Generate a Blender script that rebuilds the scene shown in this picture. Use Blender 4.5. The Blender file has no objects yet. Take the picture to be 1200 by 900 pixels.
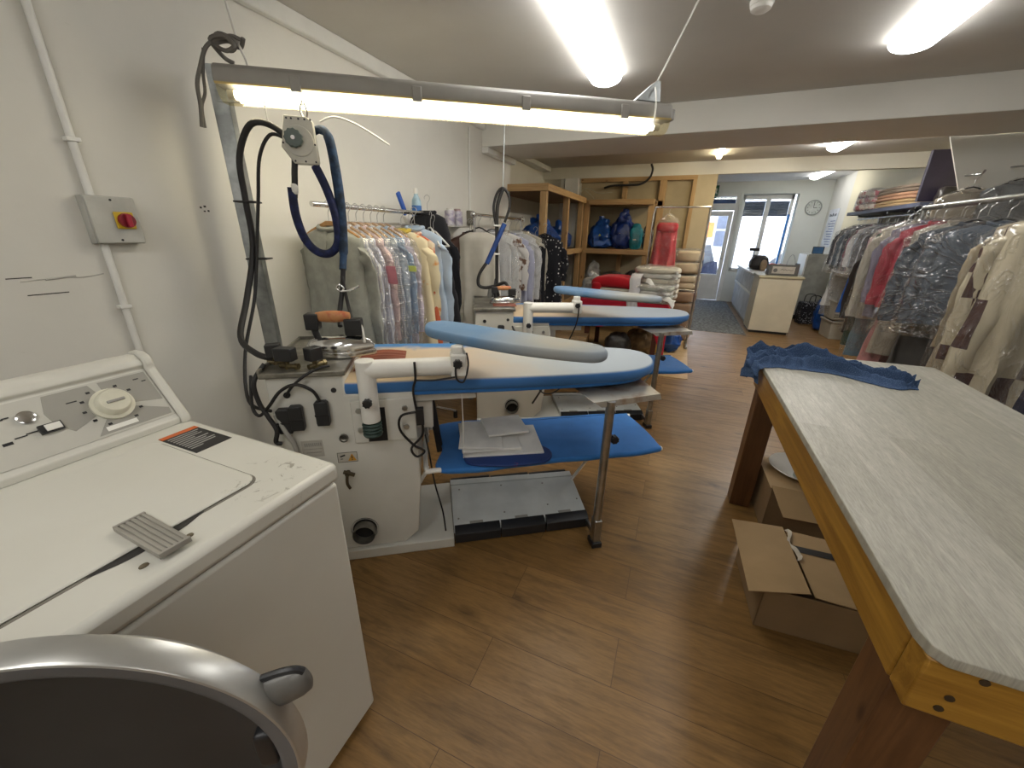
import bpy, math, random
from mathutils import Vector as V, Matrix, noise as mn
SC = bpy.context.scene
COL = SC.collection
PI = math.pi
R = math.radians
random.seed(4)

# ------------------------------------------------------------------ mesh kit
def catmull(P, k=6, closed=False):
    P = [V(p) for p in P]
    n = len(P)
    out = []
    segs = n if closed else n - 1
    for i in range(segs):
        if closed:
            a, b, c, d = P[(i-1) % n], P[i], P[(i+1) % n], P[(i+2) % n]
        else:
            a, b, c, d = P[max(i-1, 0)], P[i], P[i+1], P[min(i+2, n-1)]
        for j in range(k):
            t = j / k
            out.append(0.5*((2*b) + (c-a)*t + (2*a-5*b+4*c-d)*t*t + (3*b-a-3*c+d)*t**3))
    if not closed:
        out.append(P[-1])
    return out

class MB:
    def __init__(s):
        s.v = []; s.f = []; s.m = []; s.mi = 0; s.T = Matrix()
    def at(s, loc=(0, 0, 0), rz=0, rx=0, ry=0):
        s.T = Matrix.Translation(loc) @ Matrix.Rotation(rz, 4, 'Z') @ Matrix.Rotation(ry, 4, 'Y') @ Matrix.Rotation(rx, 4, 'X')
        return s
    def add(s, vs, fs):
        o = len(s.v)
        s.v += [s.T @ V(p) for p in vs]
        s.f += [tuple(i+o for i in f) for f in fs]
        s.m += [s.mi]*len(fs)
        return s
    def box(s, c, d, rz=0, rx=0, ry=0):
        M = Matrix.Translation(c) @ Matrix.Rotation(rz, 4, 'Z') @ Matrix.Rotation(ry, 4, 'Y') @ Matrix.Rotation(rx, 4, 'X')
        vs = [M @ V((x*d[0]/2, y*d[1]/2, z*d[2]/2)) for x in (-1, 1) for y in (-1, 1) for z in (-1, 1)]
        return s.add(vs, [(0, 1, 3, 2), (4, 6, 7, 5), (0, 4, 5, 1), (2, 3, 7, 6), (0, 2, 6, 4), (1, 5, 7, 3)])
    def b2(s, x0, x1, y0, y1, z0, z1):
        return s.box(((x0+x1)/2, (y0+y1)/2, (z0+z1)/2), (abs(x1-x0), abs(y1-y0), abs(z1-z0)))
    def loft(s, rings, cap0=True, cap1=True, closed=True):
        n = len(rings[0]); vs = [p for r in rings for p in r]; fs = []
        for i in range(len(rings)-1):
            for j in range(n if closed else n-1):
                k = (j+1) % n
                fs.append((i*n+j, i*n+k, (i+1)*n+k, (i+1)*n+j))
        if cap0: fs.append(tuple(range(n-1, -1, -1)))
        if cap1: fs.append(tuple((len(rings)-1)*n+j for j in range(n)))
        return s.add(vs, fs)
    def tube(s, P, r, n=8, sm=0, closed=False, cap=True):
        P = catmull(P, sm, closed) if sm else [V(p) for p in P]
        N = len(P)
        rr = r if isinstance(r, (list, tuple)) else None
        T = []
        for i in range(N):
            a = P[(i-1) % N] if (closed or i > 0) else P[i]
            b = P[(i+1) % N] if (closed or i < N-1) else P[i]
            d = b-a
            T.append(d.normalized() if d.length > 1e-9 else V((0, 0, 1)))
        up = V((0, 0, 1)) if abs(T[0].z) < .9 else V((1, 0, 0))
        x = T[0].cross(up).normalized()
        rings = []
        for i in range(N):
            x = (x - T[i]*x.dot(T[i]))
            x = x.normalized() if x.length > 1e-6 else T[i].orthogonal().normalized()
            y = T[i].cross(x)
            q = rr[min(int(i*len(rr)/N), len(rr)-1)] if rr else r
            rings.append([P[i] + (x*math.cos(2*PI*j/n) + y*math.sin(2*PI*j/n))*q for j in range(n)])
        if closed:
            rings.append(rings[0])
            return s.loft(rings, False, False)
        return s.loft(rings, cap, cap)
    def cyl(s, a, b, r, r2=None, n=20, cap=True):
        a, b = V(a), V(b); r2 = r if r2 is None else r2
        d = (b-a).normalized(); x = d.orthogonal().normalized(); y = d.cross(x)
        ring = lambda c, q: [c + (x*math.cos(2*PI*j/n)+y*math.sin(2*PI*j/n))*q for j in range(n)]
        return s.loft([ring(a, r), ring(b, r2)], cap, cap)
    def lathe(s, prof, n=32, c=(0, 0, 0), ax='z', cap=False):
        rings = []
        for r, z in prof:
            ring = []
            for j in range(n):
                t = 2*PI*j/n; p = (r*math.cos(t), r*math.sin(t), z)
                if ax == 'x': p = (p[2], p[0], p[1])
                if ax == 'y': p = (p[1], p[2], p[0])
                ring.append((p[0]+c[0], p[1]+c[1], p[2]+c[2]))
            rings.append(ring)
        return s.loft(rings, cap, cap)
    def prism(s, poly, z0, z1):
        return s.loft([[(x, y, z0) for x, y in poly], [(x, y, z1) for x, y in poly]])
    def prism_y(s, poly, y0, y1):
        return s.loft([[(x, y0, z) for x, z in poly], [(x, y1, z) for x, z in poly]])
    def prism_x(s, poly, x0, x1):
        return s.loft([[(x0, y, z) for y, z in poly], [(x1, y, z) for y, z in poly]])
    def pad(s, poly, z0, z1, rnd, dz=None, k=4, steps=4, zf=None):
        P = [V((x, y, 0)) for x, y in poly]
        if k: P = catmull(P, k, True)
        n = len(P); N = []
        for i in range(n):
            t = P[(i+1) % n]-P[(i-1) % n]
            N.append(V((t.y, -t.x, 0)).normalized())
        area = sum(P[i].x*P[(i+1) % n].y-P[(i+1) % n].x*P[i].y for i in range(n))
        sg = 1 if area > 0 else -1
        dz = dz if dz is not None else min(rnd, (z1-z0)/2)
        rings = []
        L = [(rnd*(1-math.sin(PI/2*i/steps)), z0+dz*(1-math.cos(PI/2*i/steps))) for i in range(steps+1)]
        L += [(rnd*(1-math.cos(PI/2*i/steps)), z1-dz*(1-math.sin(PI/2*i/steps))) for i in range(steps+1)]
        for ins, z in L:
            rings.append([(p.x-N[i].x*ins*sg, p.y-N[i].y*ins*sg, z+(zf(p.x, p.y) if zf else 0)) for i, p in enumerate(P)])
        if sg < 0: rings = [list(reversed(r)) for r in rings]
        return s.loft(rings)
    def blob(s, c, d, e=.5, n=20, m=14, amp=0, fr=4, seed=0, taper=0, rz=0, crease=0):
        def sp(x, q): return math.copysign(abs(x)**q, x)
        M = Matrix.Translation(c) @ Matrix.Rotation(rz, 4, 'Z')
        rings = []
        for i in range(m+1):
            ph = -PI/2+PI*i/m; ring = []
            if i in (0, m): ph *= .985
            for j in range(n):
                th = 2*PI*j/n
                p = V((sp(math.cos(ph), e)*sp(math.cos(th), e), sp(math.cos(ph), e)*sp(math.sin(th), e), sp(math.sin(ph), e)))
                k = 1-taper*max(0, (p.z+.25)/1.25)**1.25 if taper else 1
                q = V((p.x*d[0]/2*k, p.y*d[1]/2*k, p.z*d[2]/2))
                if amp:
                    nz = mn.noise(V((q.x*fr+seed*3.1, q.y*fr+seed, q.z*fr-seed)))
                    if crease: nz = (abs(nz)*2-.5)
                    nl = V((p.x/d[0], p.y/d[1], p.z/d[2]))
                    q += nl.normalized()*nz*amp*(1 if p.z > -.92 else .0)
                ring.append(M @ q)
            rings.append(ring)
        return s.loft(rings)
    def grid(s, fn, nu, nv, thick=0):
        vs = [V(fn(i/nu, j/nv)) for i in range(nu+1) for j in range(nv+1)]
        w = nv+1
        fs = [(i*w+j, (i+1)*w+j, (i+1)*w+j+1, i*w+j+1) for i in range(nu) for j in range(nv)]
        if thick:
            o = len(vs)
            nor = []
            for i in range(nu+1):
                for j in range(nv+1):
                    a = vs[min(i+1, nu)*w+j]-vs[max(i-1, 0)*w+j]; b = vs[i*w+min(j+1, nv)]-vs[i*w+max(j-1, 0)]
                    nor.append(a.cross(b).normalized())
            vs += [vs[i]-nor[i]*thick for i in range(o)]
            fs += [tuple(reversed([q+o for q in f])) for f in fs]
            rim = [j for j in range(w)] + [i*w+nv for i in range(1, nu+1)] + [nu*w+j for j in range(nv-1, -1, -1)] + [i*w for i in range(nu-1, 0, -1)]
            for a, b in zip(rim, rim[1:]+rim[:1]): fs.append((a, a+o, b+o, b))
        return s.add(vs, fs)
    def build(s, name, mats, parent=None, bev=0, ang=40, loc=None, rz=0, sub=0):
        me = bpy.data.meshes.new(name)
        me.from_pydata([tuple(p) for p in s.v], [], s.f)
        for m in (mats if isinstance(mats, (list, tuple)) else [mats]): me.materials.append(m)
        if len(me.materials) > 1: me.polygons.foreach_set('material_index', s.m)
        me.update()
        import bmesh
        bm = bmesh.new(); bm.from_mesh(me)
        bmesh.ops.recalc_face_normals(bm, faces=bm.faces)
        bm.to_mesh(me); bm.free()
        me.polygons.foreach_set('use_smooth', [True]*len(me.polygons))
        me.set_sharp_from_angle(angle=R(ang))
        o = bpy.data.objects.new(name, me); COL.objects.link(o)
        if parent: o.parent = parent
        if loc is not None: o.location = loc
        o.rotation_euler = (0, 0, rz)
        if bev:
            b = o.modifiers.new('bevel', 'BEVEL'); b.width = bev; b.segments = 2; b.limit_method = 'ANGLE'; b.angle_limit = R(35)
            b.harden_normals = False
        if sub:
            q = o.modifiers.new('sub', 'SUBSURF'); q.levels = sub; q.render_levels = sub
        return o

def tag(o, label, cat, group=None):
    o['label'] = label; o['category'] = cat
    if group: o['group'] = group
    return o
def struct(o):
    o['kind'] = 'structure'; return o
def thing(name, label, cat, loc=(0, 0, 0), rz=0, group=None):
    o = bpy.data.objects.new(name, None); COL.objects.link(o)
    o.empty_display_size = .05
    o.location = loc; o.rotation_euler = (0, 0, rz)
    return tag(o, label, cat, group)
def plabel(o, t):
    o['label'] = t; return o
def kids(o): return [c for c in bpy.data.objects if c.parent == o]
def dup(o, parent=None, loc=None, rz=None, label=None):
    c = o.copy(); COL.objects.link(c)
    if parent: c.parent = parent
    if loc is not None: c.location = loc
    if rz is not None: c.rotation_euler = (0, 0, rz)
    if label: c['label'] = label
    for k in kids(o): dup(k, c)
    return c

# ------------------------------------------------------------------ materials
def newmat(name):
    m = bpy.data.materials.new(name); m.use_nodes = True
    nt = m.node_tree; nt.nodes.clear()
    out = nt.nodes.new('ShaderNodeOutputMaterial')
    return m, nt, out
def nd(nt, t, **k):
    n = nt.nodes.new('ShaderNode'+t)
    for a, b in k.items():
        if a.startswith('i_'):
            n.inputs[a[2:].replace('_', ' ')].default_value = b
        else: setattr(n, a, b)
    return n
def c4(c): return (c[0], c[1], c[2], 1)
def coords(nt, scale=(1, 1, 1), rot=(0, 0, 0), loc=(0, 0, 0), kind='Object'):
    t = nd(nt, 'TexCoord'); mp = nd(nt, 'Mapping')
    mp.inputs['Scale'].default_value = scale; mp.inputs['Rotation'].default_value = rot; mp.inputs['Location'].default_value = loc
    nt.links.new(t.outputs[kind], mp.inputs['Vector'])
    return mp.outputs['Vector']
def ramp(nt, fac, stops):
    r = nd(nt, 'ValToRGB')
    e = r.color_ramp.elements
    while len(e) < len(stops): e.new(.5)
    for q, (p, c) in zip(e, stops):
        q.position = p; q.color = c4(c) if len(c) == 3 else c
    nt.links.new(fac, r.inputs['Fac'])
    return r.outputs['Color']
def mixc(nt, fac, a, b, mode='MIX'):
    m = nd(nt, 'Mix', data_type='RGBA', blend_type=mode)
    for sock, val in ((m.inputs[0], fac), (m.inputs[6], a), (m.inputs[7], b)):
        if hasattr(val, 'links') or hasattr(val, 'is_linked'): nt.links.new(val, sock)
        elif isinstance(val, (int, float)): sock.default_value = val
        else: sock.default_value = c4(val)
    return m.outputs[2]
def noise(nt, vec, scale=5, detail=4, rough=.55, dist=0):
    n = nd(nt, 'TexNoise'); n.inputs['Scale'].default_value = scale; n.inputs['Detail'].default_value = detail
    n.inputs['Roughness'].default_value = rough; n.inputs['Distortion'].default_value = dist
    nt.links.new(vec, n.inputs['Vector'])
    return n.outputs['Fac']
def principled(nt, out, col, rough=.5, metal=0, bump=None, bstr=.2, bdist=.01, spec=.5, coat=0, sheen=0):
    p = nd(nt, 'BsdfPrincipled')
    if hasattr(col, 'is_linked'): nt.links.new(col, p.inputs['Base Color'])
    else: p.inputs['Base Color'].default_value = c4(col)
    if hasattr(rough, 'is_linked'): nt.links.new(rough, p.inputs['Roughness'])
    else: p.inputs['Roughness'].default_value = rough
    p.inputs['Metallic'].default_value = metal
    p.inputs['Specular IOR Level'].default_value = spec
    p.inputs['Coat Weight'].default_value = coat
    p.inputs['Sheen Weight'].default_value = sheen
    if bump is not None:
        b = nd(nt, 'Bump'); b.inputs['Strength'].default_value = bstr; b.inputs['Distance'].default_value = bdist
        nt.links.new(bump, b.inputs['Height']); nt.links.new(b.outputs['Normal'], p.inputs['Normal'])
    nt.links.new(p.outputs['BSDF'], out.inputs['Surface'])
    return p
_MC = {}
def mat(name, col, rough=.5, metal=0, var=.12, vs=6, bump=.0, bs=60, stretch=(1, 1, 1), spec=.5, coat=0, col2=None, lo=.4, hi=.65, sheen=0):
    if name in _MC: return _MC[name]
    m, nt, out = newmat(name)
    vec = coords(nt, stretch)
    f = noise(nt, vec, vs, 5)
    c2 = col2 or tuple(x*(1-var*2) for x in col)
    c = ramp(nt, f, [(lo, c2), (hi, col)])
    b = noise(nt, vec, bs, 3) if bump else None
    principled(nt, out, c, rough, metal, b, bump, .006, spec, coat, sheen)
    _MC[name] = m
    return m
def emit(name, col, s):
    m, nt, out = newmat(name)
    e = nd(nt, 'Emission'); e.inputs['Color'].default_value = c4(col); e.inputs['Strength'].default_value = s
    nt.links.new(e.outputs[0], out.inputs['Surface'])
    return m
def planks(name, cols, w=1.2, h=.19, rot=0, rough=.4, grain=.5, knots=True, gap=(.05, .03, .02), bstr=.15, gs=1.0, wear=None):
    m, nt, out = newmat(name)
    vec = coords(nt, (1, 1, 1), (0, 0, rot))
    b = nd(nt, 'TexBrick'); b.offset = .37; b.offset_frequency = 2; b.squash = 1
    b.inputs['Color1'].default_value = (0, 0, 0, 1); b.inputs['Color2'].default_value = (1, 1, 1, 1); b.inputs['Mortar'].default_value = (.5, .5, .5, 1)
    b.inputs['Scale'].default_value = 1; b.inputs['Mortar Size'].default_value = .0012; b.inputs['Mortar Smooth'].default_value = .1
    b.inputs['Brick Width'].default_value = w; b.inputs['Row Height'].default_value = h
    nt.links.new(vec, b.inputs['Vector'])
    base = ramp(nt, b.outputs['Color'], [(0, cols[0]), (.5, cols[1]), (1, cols[2])])
    # shift the grain from plank to plank
    off = nd(nt, 'VectorMath', operation='MULTIPLY_ADD')
    off.inputs[1].default_value = (7.3, 3.1, 5); nt.links.new(b.outputs['Color'], off.inputs[0]); nt.links.new(vec, off.inputs[2])
    st = nd(nt, 'Mapping'); st.inputs['Scale'].default_value = (1.1*gs, 9*gs, 1); nt.links.new(off.outputs[0], st.inputs['Vector'])
    g = noise(nt, st.outputs[0], 2.4, 8, .65, .6)
    gc = ramp(nt, g, [(.3, (1-grain,)*3), (.5, (.93,)*3), (.72, (1.12,)*3)])
    col = mixc(nt, 1, base, gc, 'MULTIPLY')
    f = noise(nt, st.outputs[0], 14, 6, .6, .3)
    col = mixc(nt, 1, col, ramp(nt, f, [(.35, (.82,)*3), (.6, (1.05,)*3)]), 'MULTIPLY')
    if knots:
        vo = nd(nt, 'TexVoronoi'); vo.inputs['Scale'].default_value = 1
        kv = nd(nt, 'Mapping'); kv.inputs['Scale'].default_value = (2.1, 4.6, 1); nt.links.new(off.outputs[0], kv.inputs['Vector'])
        dn = nd(nt, 'VectorMath', operation='ADD'); 
        nz = nd(nt, 'TexNoise'); nz.inputs['Scale'].default_value = 14; nt.links.new(off.outputs[0], nz.inputs['Vector'])
        sc = nd(nt, 'VectorMath', operation='SCALE'); sc.inputs['Scale'].default_value = .22; nt.links.new(nz.outputs['Color'], sc.inputs[0])
        nt.links.new(kv.outputs[0], dn.inputs[0]); nt.links.new(sc.outputs[0], dn.inputs[1])
        nt.links.new(dn.outputs[0], vo.inputs['Vector'])
        kf = ramp(nt, vo.outputs['Distance'], [(.03, (.35,)*3), (.12, (.8,)*3), (.2, (1,)*3)])
        col = mixc(nt, 1, col, kf, 'MULTIPLY')
    col = mixc(nt, b.outputs['Fac'], col, gap)
    if wear:
        wf = noise(nt, vec, 1.3, 6, .7)
        col = mixc(nt, ramp(nt, wf, [(.52, (0,)*3), (.8, (.5,)*3)]), col, wear)
    rr = ramp(nt, g, [(.3, (rough+.12,)*3), (.7, (rough-.05,)*3)])
    principled(nt, out, col, rr, 0, f, bstr, .003)
    return m
def timber(name, col, dark, rough=.5, axis=0):
    if name in _MC: return _MC[name]
    m, nt, out = newmat(name)
    sc = [24, 24, 24]; sc[axis] = 1.6
    vec = coords(nt, tuple(sc))
    g = noise(nt, vec, 1.6, 6, .6, .8)
    c = ramp(nt, g, [(.3, dark), (.5, tuple((a+b)/2 for a, b in zip(col, dark))), (.68, col)])
    vo = nd(nt, 'TexVoronoi'); vo.inputs['Scale'].default_value = 1
    s2 = [9, 9, 9]; s2[axis] = 4
    nt.links.new(coords(nt, tuple(s2)), vo.inputs['Vector'])
    c = mixc(nt, 1, c, ramp(nt, vo.outputs['Distance'], [(.05, (.3, .2, .15)), (.14, (1, 1, 1))]), 'MULTIPLY')
    principled(nt, out, c, rough, 0, g, .12, .004)
    _MC[name] = m
    return m
def film(name='clear_film', amt=.22, tint=(1, 1, 1), rough=.14, sc=(3, 3, 1.2), milky=.02):
    if name in _MC: return _MC[name]
    m, nt, out = newmat(name)
    vec = coords(nt, sc, (0, R(24), 0))
    n1 = noise(nt, vec, 3.2, 2.5, .5, 1.2)
    b = nd(nt, 'Bump'); b.inputs['Strength'].default_value = 1; b.inputs['Distance'].default_value = .05
    ab = nd(nt, 'Math', operation='SUBTRACT'); ab.inputs[1].default_value = .5; nt.links.new(n1, ab.inputs[0])
    a2 = nd(nt, 'Math', operation='ABSOLUTE'); nt.links.new(ab.outputs[0], a2.inputs[0])
    rg = ramp(nt, a2.outputs[0], [(0, (1,)*3), (.04, (.22,)*3), (.2, (0,)*3)])
    nt.links.new(rg, b.inputs['Height'])
    tr = nd(nt, 'BsdfTransparent'); tr.inputs['Color'].default_value = c4(tint)
    gl = nd(nt, 'BsdfGlossy'); gl.inputs['Roughness'].default_value = rough; gl.inputs['Color'].default_value = (1, 1, 1, 1)
    di = nd(nt, 'BsdfDiffuse'); di.inputs['Color'].default_value = (.85, .87, .87, 1)
    nt.links.new(b.outputs[0], gl.inputs['Normal']); nt.links.new(b.outputs[0], di.inputs['Normal'])
    m1 = nd(nt, 'MixShader'); m1.inputs[0].default_value = milky
    nt.links.new(tr.outputs[0], m1.inputs[1]); nt.links.new(di.outputs[0], m1.inputs[2])
    fr = nd(nt, 'LayerWeight'); fr.inputs['Blend'].default_value = .25
    nt.links.new(b.outputs[0], fr.inputs['Normal'])
    mul = nd(nt, 'Math', operation='MULTIPLY_ADD'); mul.inputs[1].default_value = amt*1.25; mul.inputs[2].default_value = amt*.16
    nt.links.new(fr.outputs['Facing'], mul.inputs[0])
    m2 = nd(nt, 'MixShader')
    nt.links.new(mul.outputs[0], m2.inputs[0]); nt.links.new(m1.outputs[0], m2.inputs[1]); nt.links.new(gl.outputs[0], m2.inputs[2])
    nt.links.new(m2.outputs[0], out.inputs['Surface'])
    _MC[name] = m
    return m
def pane_mat():
    m, nt, out = newmat('window_glass')
    tr = nd(nt, 'BsdfTransparent'); tr.inputs['Color'].default_value = (.96, .98, 1, 1)
    gl = nd(nt, 'BsdfGlossy'); gl.inputs['Roughness'].default_value = .02
    mx = nd(nt, 'MixShader'); mx.inputs[0].default_value = .07
    nt.links.new(tr.outputs[0], mx.inputs[1]); nt.links.new(gl.outputs[0], mx.inputs[2]); nt.links.new(mx.outputs[0], out.inputs['Surface'])
    return m
def fabric(name, col, rough=.85, var=.06, bump=.25, vs=9, sheen=.1):
    return mat(name, col, rough, 0, var, vs, bump, 380, sheen=sheen, spec=.25)
def pattern(name, base, spot, kind='stripe', scale=40, rough=.8, thr=.5, axis='x'):
    if name in _MC: return _MC[name]
    m, nt, out = newmat(name)
    vec = coords(nt)
    if kind == 'stripe':
        w = nd(nt, 'TexWave', bands_direction=axis.upper()); w.inputs['Scale'].default_value = scale; nt.links.new(vec, w.inputs['Vector'])
        f = ramp(nt, w.outputs['Fac'], [(thr-.05, (0,)*3), (thr+.05, (1,)*3)])
    elif kind == 'check':
        w = nd(nt, 'TexWave', bands_direction='X'); w.inputs['Scale'].default_value = scale; nt.links.new(vec, w.inputs['Vector'])
        w2 = nd(nt, 'TexWave', bands_direction='Z'); w2.inputs['Scale'].default_value = scale; nt.links.new(vec, w2.inputs['Vector'])
        f = mixc(nt, .5, ramp(nt, w.outputs['Fac'], [(thr-.05, (0,)*3), (thr+.05, (1,)*3)]), ramp(nt, w2.outputs['Fac'], [(thr-.05, (0,)*3), (thr+.05, (1,)*3)]))
    elif kind == 'dots':
        v = nd(nt, 'TexVoronoi'); v.inputs['Scale'].default_value = scale; v.inputs['Randomness'].default_value = .6; nt.links.new(vec, v.inputs['Vector'])
        f = ramp(nt, v.outputs['Distance'], [(thr-.05, (1,)*3), (thr+.05, (0,)*3)])
    elif kind == 'blotch':
        f = ramp(nt, noise(nt, vec, scale, 3, .6), [(thr-.03, (0,)*3), (thr+.03, (1,)*3)])
    elif kind == 'patch':
        sn = nd(nt, 'VectorMath', operation='SNAP'); sn.inputs[1].default_value = (1/scale, 50, 1.7/scale)
        wn = nd(nt, 'TexWhiteNoise'); nt.links.new(vec, sn.inputs[0]); nt.links.new(sn.outputs[0], wn.inputs['Vector'])
        f = ramp(nt, wn.outputs['Value'], [(thr-.01, (1,)*3), (thr+.01, (0,)*3)])
    c = mixc(nt, f, base, spot)
    principled(nt, out, c, rough, 0, noise(nt, vec, 300, 2), .15, .004, .25)
    _MC[name] = m
    return m
# ------------------------------------------------------------------ camera
cam = bpy.data.objects.new('camera', bpy.data.cameras.new('camera')); COL.objects.link(cam)
_r, _u, _f = V((.92176, .387356, .017738)), V((-.155243, .326728, .932281)), V((-.355329, .862093, -.361299))
cam.matrix_world = Matrix(((_r.x, _u.x, -_f.x, 0), (_r.y, _u.y, -_f.y, 0), (_r.z, _u.z, -_f.z, 1.5), (0, 0, 0, 1)))
cam.data.lens = 13.65; cam.data.sensor_width = 36; cam.data.clip_start = .02
SC.camera = cam
SC.view_settings.view_transform = 'Standard'; SC.view_settings.look = 'None'
SC.view_settings.gamma = 1; SC.view_settings.use_curve_mapping = False
SC.view_settings.exposure = 1.2
SC.cycles.max_bounces = 10; SC.cycles.transparent_max_bounces = 40; SC.cycles.diffuse_bounces = 5; SC.cycles.caustics_reflective = False; SC.cycles.caustics_refractive = False
SC.cycles.sample_clamp_indirect = 6

# ------------------------------------------------------------------ shared materials
def wall_paint(name, col, scuff=True):
    m, nt, out = newmat(name)
    vec = coords(nt)
    f = noise(nt, vec, 1.4, 6, .6)
    c = ramp(nt, f, [(.35, tuple(x*.93 for x in col)), (.65, col)])
    if scuff:
        s = noise(nt, coords(nt, (1, 1, 3.5)), 5, 8, .72, 1.5)
        c = mixc(nt, ramp(nt, s, [(.69, (0,)*3), (.73, (.35,)*3)]), c, (.45, .42, .36))
    principled(nt, out, c, .72, 0, noise(nt, vec, 38, 4), .08, .006, .3)
    return m
M_wall = wall_paint('cream_wall_paint', (.73, .715, .665))
M_wall2 = wall_paint('beige_wall_paint', (.70, .67, .585), False)
M_ceil = wall_paint('ceiling_paint', (.62, .60, .56), False)
M_white = mat('white_gloss_paint', (.80, .80, .77), .35, var=.03)
M_floor = planks('oak_laminate', [(.205, .110, .034), (.238, .130, .042), (.272, .152, .053)], 1.25, .195, 0, .36, .44, gap=(.085, .042, .016), wear=(.235, .14, .062), gs=1.25)
M_tan = planks('tan_laminate', [(.46, .31, .15), (.50, .34, .17), (.54, .38, .2)], 1.1, .3, 0, .42, .2, False, gap=(.3, .2, .1))
M_carpet = mat('grey_carpet', (.27, .28, .28), .95, 0, .3, 22, .5, 200)
M_pine = {a: timber('pine_timber_%s' % 'xyz'[a], (.46, .30, .135), (.33, .19, .075), .55, a) for a in (0, 1, 2)}
M_board = mat('tan_plasterboard', (.40, .325, .20), .8, 0, .1, 2.5)
M_mdf = mat('pale_partition_board', (.49, .405, .26), .75, 0, .06, 2)
M_chrome = mat('chrome_metal', (.78, .78, .78), .16, 1, .08, 20)
M_steel = mat('brushed_steel', (.55, .55, .53), .33, 1, .15, 12)
M_galv = mat('galvanised_steel', (.50, .53, .54), .42, .85, .22, 9)
M_black = mat('black_plastic', (.016, .016, .018), .42, 0, .1)
M_rubber = mat('black_cable_rubber', (.013, .012, .013), .55, 0, .1)
M_grey = mat('grey_plastic', (.30, .29, .27), .5, 0, .06)
M_coat = mat('white_machine_paint', (.66, .65, .60), .38, 0, .05, 3)
M_pvc = mat('white_plastic', (.78, .77, .73), .35, 0, .03)
M_film = film()
M_film2 = film('crumpled_film', .5, (.98, .98, .98), .14, (5, 5, 4), .16)
M_glass = pane_mat()

# ------------------------------------------------------------------ room shell
W = -2.05
o = struct(MB().b2(-2.6, 3.0, -2.0, 11.3, -.1, 0).build('floor', M_floor))
o = struct(MB().b2(-2.6, 3.0, -2.0, 7.15, 2.535, 2.65).build('ceiling', M_ceil))
struct(MB().b2(-2.6, 3.0, 7.15, 11.5, 2.70, 2.8).build('ceiling_front', wall_paint('front_ceiling_paint', (.78, .78, .77), False)))
struct(MB().b2(-2.05, 2.75, 4.05, 4.82, 2.31, 2.535).build('ceiling_beam', M_wall, bev=.006))
struct(MB().b2(-2.4, 2.75, 7.05, 7.15, 2.362, 2.56).build('wall_header', M_wall2))
struct(MB().b2(-2.2, W, -2.0, 4.80, 0, 2.535).build('wall_left', M_wall))
struct(MB().b2(-2.4, -2.2, 4.70, 4.80, 0, 2.535).build('wall_left_return', M_wall2))
struct(MB().b2(-2.55, -2.4, 4.70, 7.10, 0, 2.535).build('wall_left_recess', M_wall2))
struct(MB().b2(2.75, 2.9, -2.0, 4.9, 0, 2.535).build('wall_right', M_wall))
struct(MB().b2(2.75, 2.9, 4.9, 10.0, 0, 2.70).build('wall_right_far', wall_paint('pale_yellow_wall_paint', (.76, .70, .52), False)))
struct(MB().b2(2.75, 2.9, 10.0, 11.5, 0, 2.70).build('wall_right_front', M_wall))
struct(MB().b2(-2.2, 2.9, -2.15, -2.0, 0, 2.535).build('wall_rear', M_wall))
struct(MB().b2(-1.1, -1.0, 7.15, 11.3, 0, 2.70).build('wall_shop_left', M_wall))
# stair casing: sloping-edged boxed panel on the right behind the clothes rail
struct(MB().prism_y([(1.878, 2.31), (2.75, 2.31), (2.75, .9), (2.52, .9)], 4.83, 4.845).build('wall_stair_casing', wall_paint('white_panel_paint', (.78, .775, .73), False)))
# partition: tan board with pine battens
struct(MB().b2(-1.74, .10, 7.10, 7.15, 0, 2.362).build('wall_partition', M_board))
struct(MB().b2(-2.4, -1.74, 7.10, 7.15, 0, 2.362).build('wall_partition_left', M_wall2))
struct(MB().b2(.02, .29, 7.04, 7.15, 0, 2.362).build('wall_partition_end', M_mdf))
n = 1
for x0, x1, z0, z1, ax in ((-1.74, .02, 2.30, 2.362, 0), (-1.06, -.98, 2.02, 2.30, 2), (-.50, -.40, .05, 2.30, 2), (-.035, .02, .05, 2.30, 2), (-1.62, -.42, 1.94, 2.02, 0)):
    struct(MB().b2(x0, x1, 7.04, 7.10, z0, z1).build('trim_%d' % n, M_pine[ax], bev=.003)); n += 1
# boxed pipe casing in the back corner, cornice trunking on the left wall
struct(MB().b2(-1.98, -1.76, 6.93, 7.05, 0, 2.36).b2(-2.06, -2.0, 6.96, 7.05, 0, 2.36).build('trim_6', M_white, bev=.004))
struct(MB().b2(W, W+.045, -2, 4.05, 2.455, 2.535).build('trim_7', M_white, bev=.008))
struct(MB().b2(W, W+.07, 4.05, 4.80, 2.255, 2.31).build('trim_8', M_white, bev=.006))
struct(MB().b2(-2.4, -2.25, 5.4, 7.0, 2.47, 2.535).build('trim_9', M_white, bev=.006))
struct(MB().b2(W, W+.018, 1.0, 4.8, 0, .10).build('baseboard_left', M_white, bev=.004))

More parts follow.
